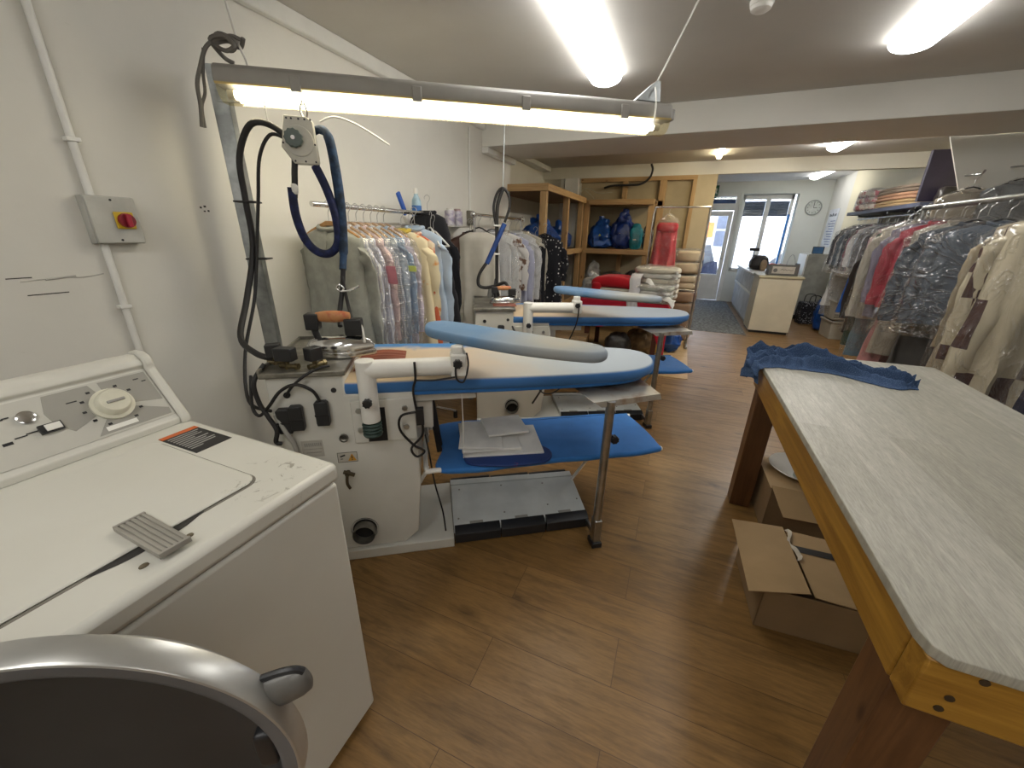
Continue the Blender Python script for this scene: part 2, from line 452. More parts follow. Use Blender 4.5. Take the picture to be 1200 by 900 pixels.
# shop front
Y0, Y1 = 11.2, 11.45
fw = MB()
for b in ((-1.1, -.25, 0, 2.7), (1.02, 1.08, 0, 2.7), (2.162, 2.75, 0, 2.7), (-.25, 1.02, 2.46, 2.7), (1.08, 2.162, 2.44, 2.7), (1.08, 2.162, 0, .74)):
    fw.b2(b[0], b[1], Y0, Y1, b[2], b[3])
struct(fw.build('wall_front', wall_paint('front_wall_paint', (.70, .72, .68), False)))
d = thing('door_1', 'white glazed shop door with blue shuttered fanlight above', 'door', (.38, 11.25, 0))
d['kind'] = 'structure'
MB().b2(-.63, -.56, -.03, .06, 0, 2.46).b2(.56, .64, -.03, .06, 0, 2.46).b2(-.56, .56, -.03, .06, 2.10, 2.25).b2(-.56, .56, -.03, .06, 2.40, 2.46).build('door_frame', M_white, d, .004)
MB().b2(-.55, -.43, -.02, .03, .02, 2.08).b2(.46, .55, -.02, .03, .02, 2.08).b2(-.43, .46, -.02, .03, .02, .64).b2(-.43, .46, -.02, .03, 1.98, 2.08).build('door_leaf', M_white, d, .004)
MB().b2(-.43, .46, 0, .012, .64, 1.98).build('door_pane', M_glass, d)
MB().b2(-.56, .56, 0, .012, 2.25, 2.40).build('fanlight_pane', M_glass, d)
g = MB().b2(-.56, .56, .075, .085, 2.25, 2.40)
for i in range(5): g.b2(-.55, .55, .05, .07, 2.255+.03*i, 2.275+.03*i)
g.tube([(-.5, .045, 2.26), (-.35, .045, 2.36), (0, .045, 2.39), (.35, .045, 2.36), (.5, .045, 2.26)], .014, 6, 4)
g.build('fanlight_grille', mat('blue_painted_metal', (.04, .13, .42), .4, .2), d)
MB().cyl((.50, -.03, 1.02), (.50, -.06, 1.02), .012).tube([(.50, -.06, 1.02), (.42, -.065, 1.02)], .009).build('door_handle', M_chrome, d)
w = thing('window_1', 'two-light shop window beside the glazed door with roller shutter housings', 'window', (1.62, 11.39, .74))
w['kind'] = 'structure'
f = MB()
for b in ((-.54, -.47, 0, 1.7), (.44, .50, 0, 1.7), (-.04, .05, .06, 1.62), (-.54, .5, 0, .06), (-.54, .5, 1.60, 1.7)): f.b2(b[0], b[1], 0, .07, b[2], b[3])
f.build('window_frame', M_white, w, .004)
MB().b2(-.47, -.04, .03, .04, .06, 1.60).build('window_pane', M_glass, w); MB().b2(.05, .44, .03, .04, .06, 1.60).build('window_pane', M_glass, w)
MB().b2(.44, .475, -.012, .0, .06, 1.28).build('edge_strip', mat('blue_edge_strip', (.03, .25, .75), .4), w)
for x0, x1 in ((-.47, -.04), (.05, .44)):
    q = MB()
    for i in range(9): q.tube([(x0, .10, 1.26+i*.036), (x1, .10, 1.26+i*.036)], .019, 8)
    q.build('roller_shutter', mat('grey_blue_shutter', (.24, .27, .34), .45, .3), w)
MB().b2(-.54, .54, -.20, 0, -.03, 0).build('window_sill', M_white, w, .005)

# street beyond the glass
struct(MB().b2(-8, 14, 11.45, 24, -.14, -.1).build('ground_street', mat('pale_street_paving', (.55, .55, .55), .8, 0, .1)))
st = MB().b2(-8, 14, 20, 20.4, -.1, 9)
struct(st.build('wall_street_opposite', mat('white_render', (.85, .85, .84), .8, 0, .03)))
b = thing('street_shopfront', 'pale shopfront across the street with orange sign and dark panes', 'shopfront', (.5, 19.98, 0))
MB().b2(-1.2, .56, -.06, 0, .0, 2.9).build('frontage', mat('grey_render', (.62, .65, .68), .8), b)
MB().b2(.15, .52, -.12, -.06, 1.5, 2.1).build('fascia_sign', mat('orange_sign_panel', (.9, .22, .04), .5), b)
for z in (1.15, 1.85): MB().b2(.62, .98, -.1, -.03, z, z+.62).build('window_pane', mat('dark_window', (.13, .15, .2), .15), b)
# parked car (lofted body, glasshouse, wheels)
def car(name, label, loc, rz, m):
    t = thing(name, label, 'car', loc, rz)
    prof = [(-1.9, .35, .62), (-1.85, .6, .75), (-1.2, .80, .8), (-.75, .84, .8), (.6, .86, .8), (1.5, .86, .8), (1.9, .8, .76), (1.95, .4, .7)]
    rings = []
    for x, zt, hw in prof: rings.append([(x, -hw, .28), (x, -hw-.04, .5), (x, -hw+.04, zt), (x, hw-.04, zt), (x, hw+.04, .5), (x, hw, .28)])
    MB().loft(rings).build('body', m, t, .02)
    gl = [(-.85, .84, .70), (-.35, 1.34, .58), (.9, 1.38, .58), (1.65, .86, .68)]
    MB().loft([[(x, -hw, .82), (x, -hw*.95, zt), (x, hw*.95, zt), (x, hw, .82)] for x, zt, hw in gl]).build('glasshouse', mat('car_glass', (.02, .024, .03), .5, spec=.2), t, .02)
    for x in (-1.25, 1.2):
        for y in (-.76, .76):
            wv = MB().lathe([(.0, -.09), (.20, -.1), (.30, -.09), (.32, 0), (.30, .09), (.2, .1), (0, .09)], 24, (x, y, .32), 'y').build('wheel', M_rubber, t)
    return t
car('parked_car', 'dark blue car parked outside, seen through the door glass', (.05, 13.6, -.1), R(80), mat('dark_blue_car_paint', (.010, .016, .045), .8, .0, spec=.15))
car('parked_car', 'pale car parked outside, seen low through the right window light', (3.6, 15.5, -.1), R(5), mat('pale_car_paint', (.55, .68, .70), .25, .1, coat=.5))
wd = bpy.data.worlds.new('world'); SC.world = wd; wd.use_nodes = True
bg = wd.node_tree.nodes['Background']
sky = wd.node_tree.nodes.new('ShaderNodeTexSky'); sky.sky_type = 'NISHITA'; sky.sun_disc = False; sky.sun_elevation = R(38); sky.sun_rotation = R(200)
wd.node_tree.links.new(sky.outputs[0], bg.inputs['Color']); bg.inputs['Strength'].default_value = .55

# ------------------------------------------------------------------ lamps
E_cool = emit('fluorescent_diffuser', (1, .985, .95), 6.5)
E_far = emit('bright_fluorescent_diffuser', (1, .985, .94), 22)
def ceil_light(label, x0, x1, y0, y1, z, m=None, h=.055):
    t = thing('ceiling_light', label, 'ceiling light', ((x0+x1)/2, (y0+y1)/2, z), 0, 'white ceiling batten lights')
    a, b = (x1-x0)/2, (y1-y0)/2
    MB().b2(-a*.62, a*.62, -b, b, -.02, 0).build('housing', M_pvc, t, .004)
    prof = [(a*math.cos(PI*i/14), -.02-h*math.sin(PI*i/14)) for i in range(15)]
    L = [(-b, .55, .25), (-b+.012, .80, .6), (-b+.035, .93, .86), (-b+.07, 1, 1)]
    L += [(-y, p_, q_) for y, p_, q_ in reversed(L)]
    MB().loft([[(x*p_, y, -.02+(z+.02)*q_) for x, z in prof] for y, p_, q_ in L]).build('diffuser', m or E_cool, t)
    return t
ceil_light('long bright ceiling light left of the smoke detector, above the hanging work light', -.79, -.575, 1.75, 3.32, 2.535)
ceil_light('long bright ceiling light at upper right above the grey work table', .865, 1.08, 1.75, 3.34, 2.535)
ceil_light('bright ceiling light beyond the beam, above the far clothes shelf', 1.36, 1.53, 5.1, 6.35, 2.535, E_far)
ceil_light('slim yellowish batten light beyond the beam near the red dress', .20, .27, 5.2, 6.6, 2.535, emit('yellow_tube', (1, .84, .52), 14), .04)
ceil_light('ceiling light in the front shop above the wall clock', 2.12, 2.3, 9.3, 10.6, 2.70)
ceil_light('added fill light, unseen behind the viewpoint over the machines', -.8, -.58, -1.6, -.1, 2.535)  # unseen lamp added behind the camera to brighten the room
ceil_light('added fill light, unseen behind the viewpoint on the work table side', .865, 1.08, -1.6, -.1, 2.535)  # second unseen lamp, added as fill from the table side
sd = thing('smoke_detector', 'small round white smoke detector on the ceiling', 'smoke detector', (.156, 2.60, 2.535))
MB().lathe([(0, 0), (.052, 0), (.05, -.018), (.046, -.02)], 28, cap=False).build('base', M_pvc, sd)
MB().lathe([(.046, -.02), (.043, -.034), (.03, -.042), (0, -.043)], 28).build('sensor_head', M_pvc, sd)
# exit sign, clock, price poster
t = thing('exit_sign', 'green exit sign high up above the shop door', 'sign', (.43, 10.95, 2.50))
MB().b2(-.09, .09, -.015, .015, -.11, .11).build('sign_panel', mat('exit_green', (.005, .10, .05), .4), t, .004)
MB().b2(-.055, -.01, -.018, -.015, -.06, .06).box((.035, -.0165, .03), (.03, .003, .03)).box((.035, -.0165, -.02), (.018, .003, .07), 0, 0, R(20)).box((.05, -.0165, -.045), (.014, .003, .05), 0, 0, R(-30)).build('running_symbol', M_pvc, t)
MB().tube([(0, 0, .11), (0, 0, .2)], .006).build('hanger_rod', M_grey, t)
t = thing('wall_clock', 'round grey wall clock beside the shop window', 'clock', (2.47, 11.2, 2.15))
MB().lathe([(.0, 0), (.15, 0), (.155, -.03), (.14, -.04), (.13, -.025)], 40, ax='y').build('case', mat('grey_clock_case', (.40, .42, .40), .4), t)
MB().lathe([(.0, -.024), (.13, -.024)], 40, ax='y').build('dial', mat('clock_dial', (.62, .65, .61), .6), t)
q = MB()
for i in range(12): q.box((.108*math.sin(i*PI/6), -.0265, .108*math.cos(i*PI/6)), (.009, .004, .022), ry=i*PI/6)
q.build('hour_marks', M_black, t)
MB().box((0.0, -.029, .045), (.008, .004, .10)).build('minute_hand', M_black, t)
MB().box((.03, -.029, -.005), (.066, .004, .010)).build('hour_hand', M_black, t)
t = thing('price_poster', 'white price list poster with blue lines on the right wall by the clock', 'poster', (2.745, 10.68, 1.35))
MB().b2(-.004, 0, -.30, .30, 0, .74).build('sheet', mat('white_paper', (.80, .83, .90), .6), t)
q = MB()
for i in range(10):
    q.b2(-.0055, -.004, -.24, .06+.12*((i*7) % 3)/2, .05+i*.05, .066+i*.05)
q.build('printed_lines', mat('blue_print', (.20, .26, .48), .6), t)
q = MB()
for i, (y, wd_, h) in enumerate(((-.2, .07, .05), (-.11, .06, .04), (-.02, .09, .06), (.09, .07, .04), (.17, .06, .05))): q.b2(-.0055, -.004, y, y+wd_*.8, .60, .60+h)
q.build('printed_heading', mat('dark_print', (.05, .06, .10), .6), t)

# scuffs and fixing marks on the left wall
q = MB()
for y, z, dy, dz in ((.655, 1.272, .052, .0016), (.60, 1.33, .03, .0016), (1.232, 1.585, .004, .004), (1.25, 1.59, .005, .004), (1.262, 1.572, .004, .004), (1.245, 1.57, .004, .003), (.86, 1.86, .005, .0015)): q.b2(W, W+.0012, y-dy, y+dy, z-dz, z+dz)
struct(q.build('trim_10', mat('dark_wall_mark', (.05, .045, .04), .8)))
q = MB()
q.tube([(W, .60, 1.318), (W, .70, 1.324), (W, .76, 1.320), (W, .82, 1.328)], .0022, 6, 4); q.tube([(W, .66, 1.320), (W, .74, 1.326)], .004, 6, 2)
struct(q.build('trim_11', mat('bare_plaster_scrape', (.60, .585, .54), .8)))
def wm(t):
    m = MB(); m.T = (Matrix.Translation(t.location) @ Matrix.Rotation(t.rotation_euler.z, 4, 'Z')).inverted(); return m
# ------------------------------------------------------------------ top-loading washer
t = thing('washing_machine', 'white top-loading washing machine with a grey control console against the left wall', 'washing machine', (-1.1, .26, 0))
M_enam = mat('white_enamel', (.63, .62, .565), .28, 0, .03, 2)
m, nt, out = newmat('worn_white_enamel')
vec = coords(nt)
sp = nd(nt, 'VectorMath', operation='DISTANCE'); sp.inputs[1].default_value = (.30, .24, .96); nt.links.new(vec, sp.inputs[0])
near = ramp(nt, sp.outputs['Value'], [(.03, (1,)*3), (.13, (0,)*3)])
scr = noise(nt, coords(nt, (1, 1, 1)), 26, 8, .75, 1.2)
msk = mixc(nt, 1, near, ramp(nt, scr, [(.58, (0,)*3), (.62, (1,)*3)]), 'MULTIPLY')
cc = mixc(nt, msk, (.62, .61, .555), (.17, .15, .11))
cc = mixc(nt, ramp(nt, noise(nt, vec, 3, 5), [(.45, (0,)*3), (.8, (.5,)*3)]), cc, (.54, .525, .455))
principled(nt, out, cc, .3, 0, None)
M_worn = m
wm(t).b2(-1.47, -.722, -.08, .598, .03, .902).build('cabinet', M_enam, t, .008)
q = wm(t)
for x in (-1.4, -.79):
    for y in (-.02, .54): q.cyl((x, y, 0), (x, y, .04), .022)
q.build('foot', M_black, t)
wm(t).b2(-1.5, -.715, -.085, .604, .908, .960).build('top_panel', M_worn, t, .014)
def rrect(x0, x1, y0, y1, r, n=6):
    P = []
    for cx, cy, a in ((x1-r, y0+r, -90), (x1-r, y1-r, 0), (x0+r, y1-r, 90), (x0+r, y0+r, 180)):
        for i in range(n+1): P.append((cx+r*math.cos(R(a+90*i/n)), cy+r*math.sin(R(a+90*i/n))))
    return P
lid = rrect(-1.225, -.822, -.06, .474, .03)
grow = rrect(-1.231, -.8165, -.066, .4795, .035)
wm(t).prism(grow, .9603, .9610).build('lid_gap', mat('dark_gap_line', (.24, .225, .19), .6), t)
wm(t).pad(lid, .961, .968, .006, k=0).build('lid', M_worn, t, .003)
wm(t).pad([(-.822, .180), (-.812, .195), (-.804, .225), (-.803, .26), (-.805, .305), (-.813, .335), (-.822, .345)], .9605, .9614, .0005).build('finger_recess_shade', mat('painted_recess_shade', (.035, .033, .03), .6), t)  # flat dark patch paints the shade of the finger recess
for x, y in ((-.772, .300), (-.765, .226)): wm(t).blob((x, y, .961), (.010, .015, .008), .9, 10, 8).build('bumper', mat('brown_rubber_stop', (.16, .13, .08), .6), t)
# console: slanted fascia with rounded back
A, B = V((-1.30, 0, .985)), V((-1.405, 0, 1.122))
ex, en = (B-A).normalized(), V(((B-A).z, 0, -(B-A).x)).normalized()
def face(y, s, off=0): p = A+ex*s+en*off; return (p.x, y, p.z)
prof = [(-1.292, .960), (-1.292, .978), (-1.302, .987), (-1.400, 1.115), (-1.394, 1.127), (-1.402, 1.142), (-1.425, 1.153), (-1.46, 1.151), (-1.49, 1.125), (-1.50, .960)]
def pr_y(mb, poly, y0, y1): return mb.loft([[(x, y0, z) for x, z in poly], [(x, y1, z) for x, z in poly]])
pr_y(wm(t), prof, -.085, .575).build('console', M_enam, t, .003)
prof2 = [(-1.285, .958), (-1.285, .978), (-1.296, .993), (-1.390, 1.117), (-1.388, 1.129), (-1.398, 1.150), (-1.424, 1.159), (-1.462, 1.157), (-1.497, 1.130), (-1.505, .958)]
pr_y(wm(t), prof2, .575, .60).build('console_end_cap', M_enam, t, .006)
M_pan = mat('silver_console_panel', (.58, .57, .52), .22, .1, .03)
M_pan2 = mat('grey_console_print', (.36, .35, .32), .25, .1, .03)
def flat(mb, pts, off, th=.001):
    return mb.loft([[face(y, s, off) for y, s in pts], [face(y, s, off+th) for y, s in pts]])
flat(wm(t), [(-.08, .006), (.572, .006), (.572, .158), (-.08, .158)], .0005).build('fascia', M_pan, t)
K = (.465, .085)
q = wm(t)
flat(q, [K, (.445, .153), (.36, .153), (.347, .11), (.352, .075), (.375, .045)], .0017, .0006)
flat(q, [K, (.405, .012), (.566, .012), (.568, .03)], .0017, .0006)
flat(q, [K, (.568, .06), (.568, .153), (.465, .153)], .0017, .0006)
q.build('cycle_print', M_pan2, t)
def knobmb(y, s, prof, n=32):
    mb = wm(t); rings = []
    for r, h in prof:
        rings.append([V(face(y+r*math.cos(2*PI*j/n), s+r*math.sin(2*PI*j/n), h)) for j in range(n)])
    return mb.loft(rings)
kd = knobmb(*K, [(.044, .002), (.044, .010), (.036, .012), (.034, .030), (.030, .034), (.0, .034)]).build('timer_knob', mat('cream_knob', (.72, .70, .58), .3), t)
q = wm(t); flat(q, [(.447, .079), (.483, .079), (.483, .085), (.447, .085)], .034, .004); q.build('pointer_slot', M_grey, kd)
knobmb(.318, .112, [(.016, .002), (.016, .007), (.010, .009), (.0, .009)]).build('key_lock', M_chrome, t)
q = wm(t); flat(q, [(.322, .060), (.362, .060), (.362, .082), (.322, .082)], .002, .008); q.build('rocker_surround', M_black, t)
q = wm(t); flat(q, [(.332, .063), (.359, .063), (.359, .079), (.332, .079)], .010, .003); q.build('rocker_switch', M_pvc, t)
q = wm(t)
flat(q, [(.262, .06), (.278, .06), (.278, .067), (.262, .067)], .0017, .0006)
for y, s, l in ((.23, .118, .018), (.258, .12, .028), (.284, .122, .012), (.283, .069, .02), (.302, .072, .02), (.39, .118, .02), (.535, .135, .012), (.55, .125, .01)):
    flat(q, [(y, s), (y+l, s), (y+l, s+.003), (y, s+.003)], .0025, .0004)
for k in range(11):
    a = R(-60+k*30); y, s = K[0]+.056*math.cos(a), K[1]+.056*math.sin(a)
    if k in (2, 5): continue
    flat(q, [(y-.004, s-.004), (y+.004, s-.004), (y+.004, s+.002), (y-.004, s+.002)], .0025, .0004)
q.build('control_symbols', M_black, t)
q = wm(t); flat(q, [(.425, .018), (.49, .018), (.49, .030), (.425, .030)], .0025, .0004); q.build('control_symbol_strip', M_pvc, t)
# warning label on the top panel
q = wm(t); q.b2(-1.235, -1.072, .487, .577, .9603, .9612); q.build('warning_label', M_black, t)
q = wm(t); q.b2(-1.236, -1.217, .487, .577, .9612, .9618); q.build('warning_stripe', mat('orange_label_print', (.75, .16, .03), .5), t)
q = wm(t)
for i in range(9): q.b2(-1.208+i*.0125, -1.204+i*.0125, .494, .494+(.075, .066, .07, .045, .072, .06, .074, .068, .03)[i], .9612, .9616)
q.build('warning_text', mat('grey_label_print', (.5, .5, .48), .6), t)

# ribbed pedal lying across the lid edge
t = thing('ribbed_pedal', 'grey ribbed plastic pedal lying across the front edge of the washer lid', 'pedal', (-.820, .268, .969), R(-2))
q = MB()
pp = []
for i in range(6):
    y = -.024+i*.0082
    pp += [(y, .010), (y+.0052, .010), (y+.0056, .0075), (y+.0078, .0075)]
pp = [(-.024, 0)]+pp+[(.0248, 0)]
q.prism_x(pp, -.072, .072).build('tread', mat('grey_ribbed_plastic', (.36, .34, .30), .5), t, .0006)
for x in (.072, -.078): MB().prism_x([(-.024, .0), (-.024, .011), (.0248, .011), (.0248, 0)], x, x+.006).build('end_lip', mat('grey_ribbed_plastic', (.36, .34, .30), .5), t, .001)

# ------------------------------------------------------------------ dryer with its round door swung open
t = thing('tumble_dryer', 'tumble dryer whose round black and silver door stands open in the near corner', 'tumble dryer', (-1.1, -.46, 0))
wm(t).b2(-1.47, -.74, -.82, -.125, .02, 1.25).build('cabinet', M_enam, t, .01)
MB().lathe([(.19, 0), (.2, .012), (.17, .015), (.165, -.005), (.0, -.006)], 40, (.362, .13, .89), 'x').build('drum_opening', M_black, t)
MB().prism_x([(-.33, 1.08), (.33, 1.08), (.33, 1.24), (-.33, 1.24)], .36, .366).build('control_panel', M_pan2, t)
dn = V((.575, -.815, 0)); dc = V((-.531, .03, .89)); dt = V((.815, .575, 0))
def dring(r, h, n=96): return [dc + dn*h + dt*(r*math.cos(2*PI*j/n)) + V((0, 0, 1))*(r*math.sin(2*PI*j/n)) for j in range(n)]
M_sil = mat('silver_door_rim', (.52, .52, .50), .33, .75, .06, 10)
q = wm(t); q.loft([dring(r, h) for r, h in ((.15, -.066), (.19, -.062), (.206, -.036), (.226, -.0335), (.2300, -.031), (.2305, -.028), (.2305, -.003), (.229, -.0005), (.2265, 0))], True, False)
door = q.build('door', M_sil, t)
q = wm(t); q.loft([dring(r, h) for r, h in ((.2268, -.0004), (.225, -.0006), (.214, -.0016), (.2085, -.0030), (.2070, -.0045), (.2062, -.012))], False, False); q.build('inner_bezel', mat('dark_grey_bezel', (.12, .12, .125), .45), door)
q = wm(t); q.loft([dring(r, h) for r, h in ((.2064, -.010), (.203, -.020), (.199, -.030), (.190, -.038), (.17, -.046), (.13, -.053), (.07, -.057), (.0, -.058))], False, False); q.build('dished_liner', mat('black_satin_liner', (.035, .035, .036), .40), door)
q = wm(t)
hc = dc + dt*.220 + V((0, 0, .090)) - dn*.028
hz = (dt*.96+V((0, 0, .28))).normalized(); hx = dn; hy = hx.cross(hz)
rings = []
for s_, w_, th_ in ((-.02, .024, .015), (.0, .024, .015), (.018, .022, .013), (.028, .018, .010), (.032, .010, .005)):
    rings.append([hc+hz*s_+hx*(th_*math.cos(2*PI*j/24))+hy*(w_*math.sin(2*PI*j/24)) for j in range(24)])
q.loft(rings); q.build('door_handle', mat('dark_silver_handle', (.15, .145, .135), .42, .3), door)
q = wm(t); q.tube([hc+hz*.030+hy*.012, hc+hz*.024+hy*.020, hc+hz*.008+hy*.025, hc-hz*.015+hy*.0265], .0045, 8, 4); q.build('handle_trim', M_black, door)
q = wm(t)
q.blob(dc+dn*-.014+dt*.193+V((0, 0, .012)), (.022, .018, .062), .35, 18, 12, rz=R(35))
q.build('latch', M_black, door)

# ------------------------------------------------------------------ isolator switch and conduit on the left wall
t = thing('isolator_switch', 'grey wall isolator box with a red rotary switch on a yellow plate', 'switch', (-2.05, .89, 1.52))
MB().b2(0, .040, -.075, .075, -.083, .083).build('box', mat('grey_switch_box', (.50, .50, .47), .45), t, .003)
MB().b2(.040, .050, -.072, .074, -.081, .081).build('cover', mat('grey_switch_cover', (.55, .55, .51), .45), t, .003)
MB().b2(.050, .056, -.005, .055, -.03, .03).build('switch_plate', mat('yellow_plastic', (.78, .52, .03), .4), t, .006)
k = MB().lathe([(.026, .056), (.025, .070), (.0, .072)], 28, (0, .027, 0), 'x').build('rotary_knob', mat('dark_red_plastic', (.30, .012, .03), .4), t)
MB().box((.078, .027, 0), (.014, .016, .046)).build('knob_grip', mat('red_plastic', (.50, .02, .05), .4), k, .003)
q = MB()
for y, z in ((.0, .07), (.0, -.07)): q.cyl((.050, y, z), (.0515, y, z), .004, n=10)
q.build('cover_screw', M_black, t)
def conduit(name, label, pts, clips, r=.012):
    t = thing(name, label, 'conduit', pts[0]); q = wm(t); q.tube(pts, r, 12); q.build('pipe', M_white, t)
    for c in clips: q = wm(t); q.box(c, (r*2.6, r*3.2, .014)).build('clip', M_white, t, .002)
conduit('cable_conduit', 'white cable conduit running from the ceiling down to the isolator switch', [(-2.035, .858, 2.535), (-2.035, .852, 1.60)], [(-2.035, .854, 1.78), (-2.035, .857, 2.25)])
conduit('cable_conduit', 'white cable conduit running below the isolator switch behind the washer', [(-2.035, .845, 1.437), (-2.035, .835, .02)], [(-2.035, .842, 1.2), (-2.035, .836, .6)])
conduit('cable_conduit', 'thin white cable conduit on the left wall above the second clothes rail', [(-2.038, 3.77, 2.42), (-2.038, 3.75, 1.70)], [(-2.038, 3.76, 2.05)], .008)
t = thing('socket_box', 'small dark socket box at the foot of the thin wall conduit', 'socket', (-2.04, 3.745, 1.64))
MB().b2(-.01, .03, -.045, .045, -.065, .065).build('box', mat('brown_grey_plastic', (.17, .155, .12), .5), t, .004)
MB().b2(.03, .034, -.03, .03, -.05, .05).build('cover', mat('brown_grey_plastic', (.17, .155, .12), .5), t, .002)

# ------------------------------------------------------------------ work table
t = thing('work_table', 'large work table with weathered grey plank-look top and varnished pine frame', 'table', (.9, 1.6, 0))
M_top = planks('weathered_grey_laminate', [(.345, .33, .275), (.38, .365, .31), (.42, .405, .35)], 1.6, .15, PI/2, .42, .16, False, gap=(.31, .29, .255), gs=2.0, bstr=.3)
poly = [(.478, .72), (.486, .69), (.505, .675), (1.32, .668), (1.335, .68), (1.335, 2.70), (.478, 2.67)]
q = wm(t); q.pad(poly, .846, .870, .003, k=0); q.build('table_top', [M_top], t, .003)
M_var = {a: timber('varnished_pine_%s' % 'xyz'[a], (.40, .215, .034), (.20, .09, .012), .34, a) for a in (0, 1, 2)}
M_leg = timber('dark_stained_leg', (.15, .068, .026), (.075, .032, .013), .4, 2)
M_vend = timber('varnished_end_grain', (.36, .19, .04), (.24, .11, .03), .4, 2)
for a in (((.484, .531, .738, 2.46, .722, .846), 1), ((1.285, 1.33, .738, 2.46, .722, .846), 1), ((.486, 1.33, .684, .736, .722, .846), 0), ((.531, 1.285, 2.41, 2.455, .722, .846), 0)):
    q = wm(t); q.b2(*a[0]); q.build('apron', M_var[a[1]], t, .004)
for x0, y0 in ((.492, .735), (.488, 2.30), (1.225, .735), (1.225, 2.30)):
    q = wm(t); q.b2(x0, x0+.105, y0, y0+.105, 0, .724 if y0 < 1 else .80); q.build('leg', M_leg, t, .004)
for x, z in ((.56, .832), (.535, .775), (.53, .745), (.66, .735)): wm(t).cyl((x, .6845, z), (x, .6825, z), .007, n=12).build('screw_head', mat('dark_screw', (.07, .05, .03), .5, .5), t)

# crumpled blue shirt hanging over the far left corner
ctr = [(.475, 2.44, .17), (.56, 2.47, .145), (.66, 2.47, .13), (.76, 2.43, .125), (.86, 2.39, .15), (.95, 2.345, .145), (1.03, 2.31, .115), (1.075, 2.28, .065)]
def clerp(L, t):
    x = max(0, min(.9999, t))*(len(L)-1); i = int(x); f = x-i
    return [a*(1-f)+b*f for a, b in zip(L[i], L[i+1])]
def cloth(u, v):
    a = (u-.2)/.8
    cx, cy, hw = clerp(ctr, a)
    w = v*2-1
    n1 = mn.noise(V((u*6, v*3.6, 1.7))); n2 = mn.noise(V((u*15, v*10, 5.1)))
    prof = max(0, 1-abs(w)**2.6)
    rid = abs(math.sin(2.2*PI*(v+.22*math.sin(u*6)+.15*n1)))
    h = 0
    for k_ in range(7):
        vc = .07+.145*k_+.085*math.sin(2.6*u*(1+.2*(k_ % 3))+k_*1.9)+.05*n1
        wd_ = .043+.016*math.sin(k_*2.3+4*u)
        h = max(h, (.046+.026*math.sin(k_*1.7+5*u))*math.exp(-((v-vc)/wd_)**2))
    n3 = abs(mn.noise(V((u*17+v*5, v*6-u*4, 9.3))))
    h = prof**.6*(.004+h*(1+.30*math.sin(11*u+5*v+3*n1))+.014*max(0, n1)+.030*(1-min(1, n3*3.2))*.5+.006*n2)*(1.15-.35*max(a, 0))
    x, y, z = cx+.012*n1, cy+hw*w+(.04*n1+.006*n2)*abs(w), .8735+h
    if a < 0:
        k = -a/.25
        x = .478-.032*math.sin(min(1, k*2)*PI/2)-.012*h/.03
        z = .8735+h*.6*(1-k)-.115*max(0, k-.25)-.03*k*n1
        y = cy+hw*w*(1-.15*k)-.05*k+.02*n2
        x += .018*math.sin(9*v+2)*k
    if a > .85 and w > .2: x += .05*(w-.2)*math.sin(12*v)
    return (x, y, z)
q = MB(); q.grid(cloth, 150, 110, .003)
o = q.build('crumpled_shirt', pattern('blue_dotted_denim', (.028, .056, .125), (.10, .15, .24), 'dots', 240, .85, .30), ang=80)
tag(o, 'crumpled blue dotted shirt draped over the far corner of the grey work table', 'shirt')

# cardboard boxes under the table
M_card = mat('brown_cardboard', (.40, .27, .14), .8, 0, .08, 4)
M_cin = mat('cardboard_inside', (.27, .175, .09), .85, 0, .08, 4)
def quad(mb, P, th=.004):
    P = [V(p) for p in P]; n = (P[1]-P[0]).cross(P[2]-P[0]).normalized()*th
    return mb.loft([[p-n for p in P], P])
t = thing('cardboard_box', 'open cardboard box with black tape across its lid under the near part of the table', 'box', (.74, 1.66, 0), R(4))
L_, W_, H_ = .25, .19, .205
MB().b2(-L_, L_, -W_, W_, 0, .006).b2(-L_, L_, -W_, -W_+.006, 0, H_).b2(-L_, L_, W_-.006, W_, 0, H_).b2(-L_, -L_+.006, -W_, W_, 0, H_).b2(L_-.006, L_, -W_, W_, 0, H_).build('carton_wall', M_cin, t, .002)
q = MB(); quad(q, [(-.108, -.205, .246), (-.10, .19, .240), (-.305, .21, .212), (-.315, -.225, .206)]); plabel(q.build('flap', M_card, t, .001), 'raised left flap of the box')
q = MB(); quad(q, [(.25, -.20, .212), (.25, .19, .212), (-.085, .19, .226), (-.088, -.20, .230)]); fl = q.build('flap', M_card, t, .001)
q = MB(); quad(q, [(.25, .06, .2145), (.25, .10, .2145), (-.095, .085, .2300), (-.095, .045, .2310)], .001); q.build('packing_tape', mat('black_packing_tape', (.02, .018, .018), .3), fl)
q = MB(); q.grid(lambda u, v: (-.10+.012*math.sin(9*u)+.014*v, -.02+.2*u, .234+.010*v+.004*math.sin(23*u)), 24, 3, .001); q.build('torn_tape_strip', mat('torn_white_paper', (.62, .56, .47), .8), fl)
t = thing('cardboard_box', 'cardboard box with a drooping front flap near the far table leg', 'box', (.86, 2.30, 0), R(2))
L_, W_, H_ = .24, .17, .27
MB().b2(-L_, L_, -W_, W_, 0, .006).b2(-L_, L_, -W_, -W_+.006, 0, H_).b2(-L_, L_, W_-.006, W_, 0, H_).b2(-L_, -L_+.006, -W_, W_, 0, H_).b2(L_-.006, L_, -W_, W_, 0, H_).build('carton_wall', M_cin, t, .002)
q = MB(); quad(q, [(-.25, -.172, .285), (.24, -.172, .285), (.2, -.29, .20), (-.20, -.29, .185)]); q.build('flap', M_card, t, .001)
q = MB(); quad(q, [(-.25, -.17, .272), (.24, -.17, .272), (.24, .17, .275), (-.25, .17, .275)]); q.build('lid_panel', M_card, t, .001)
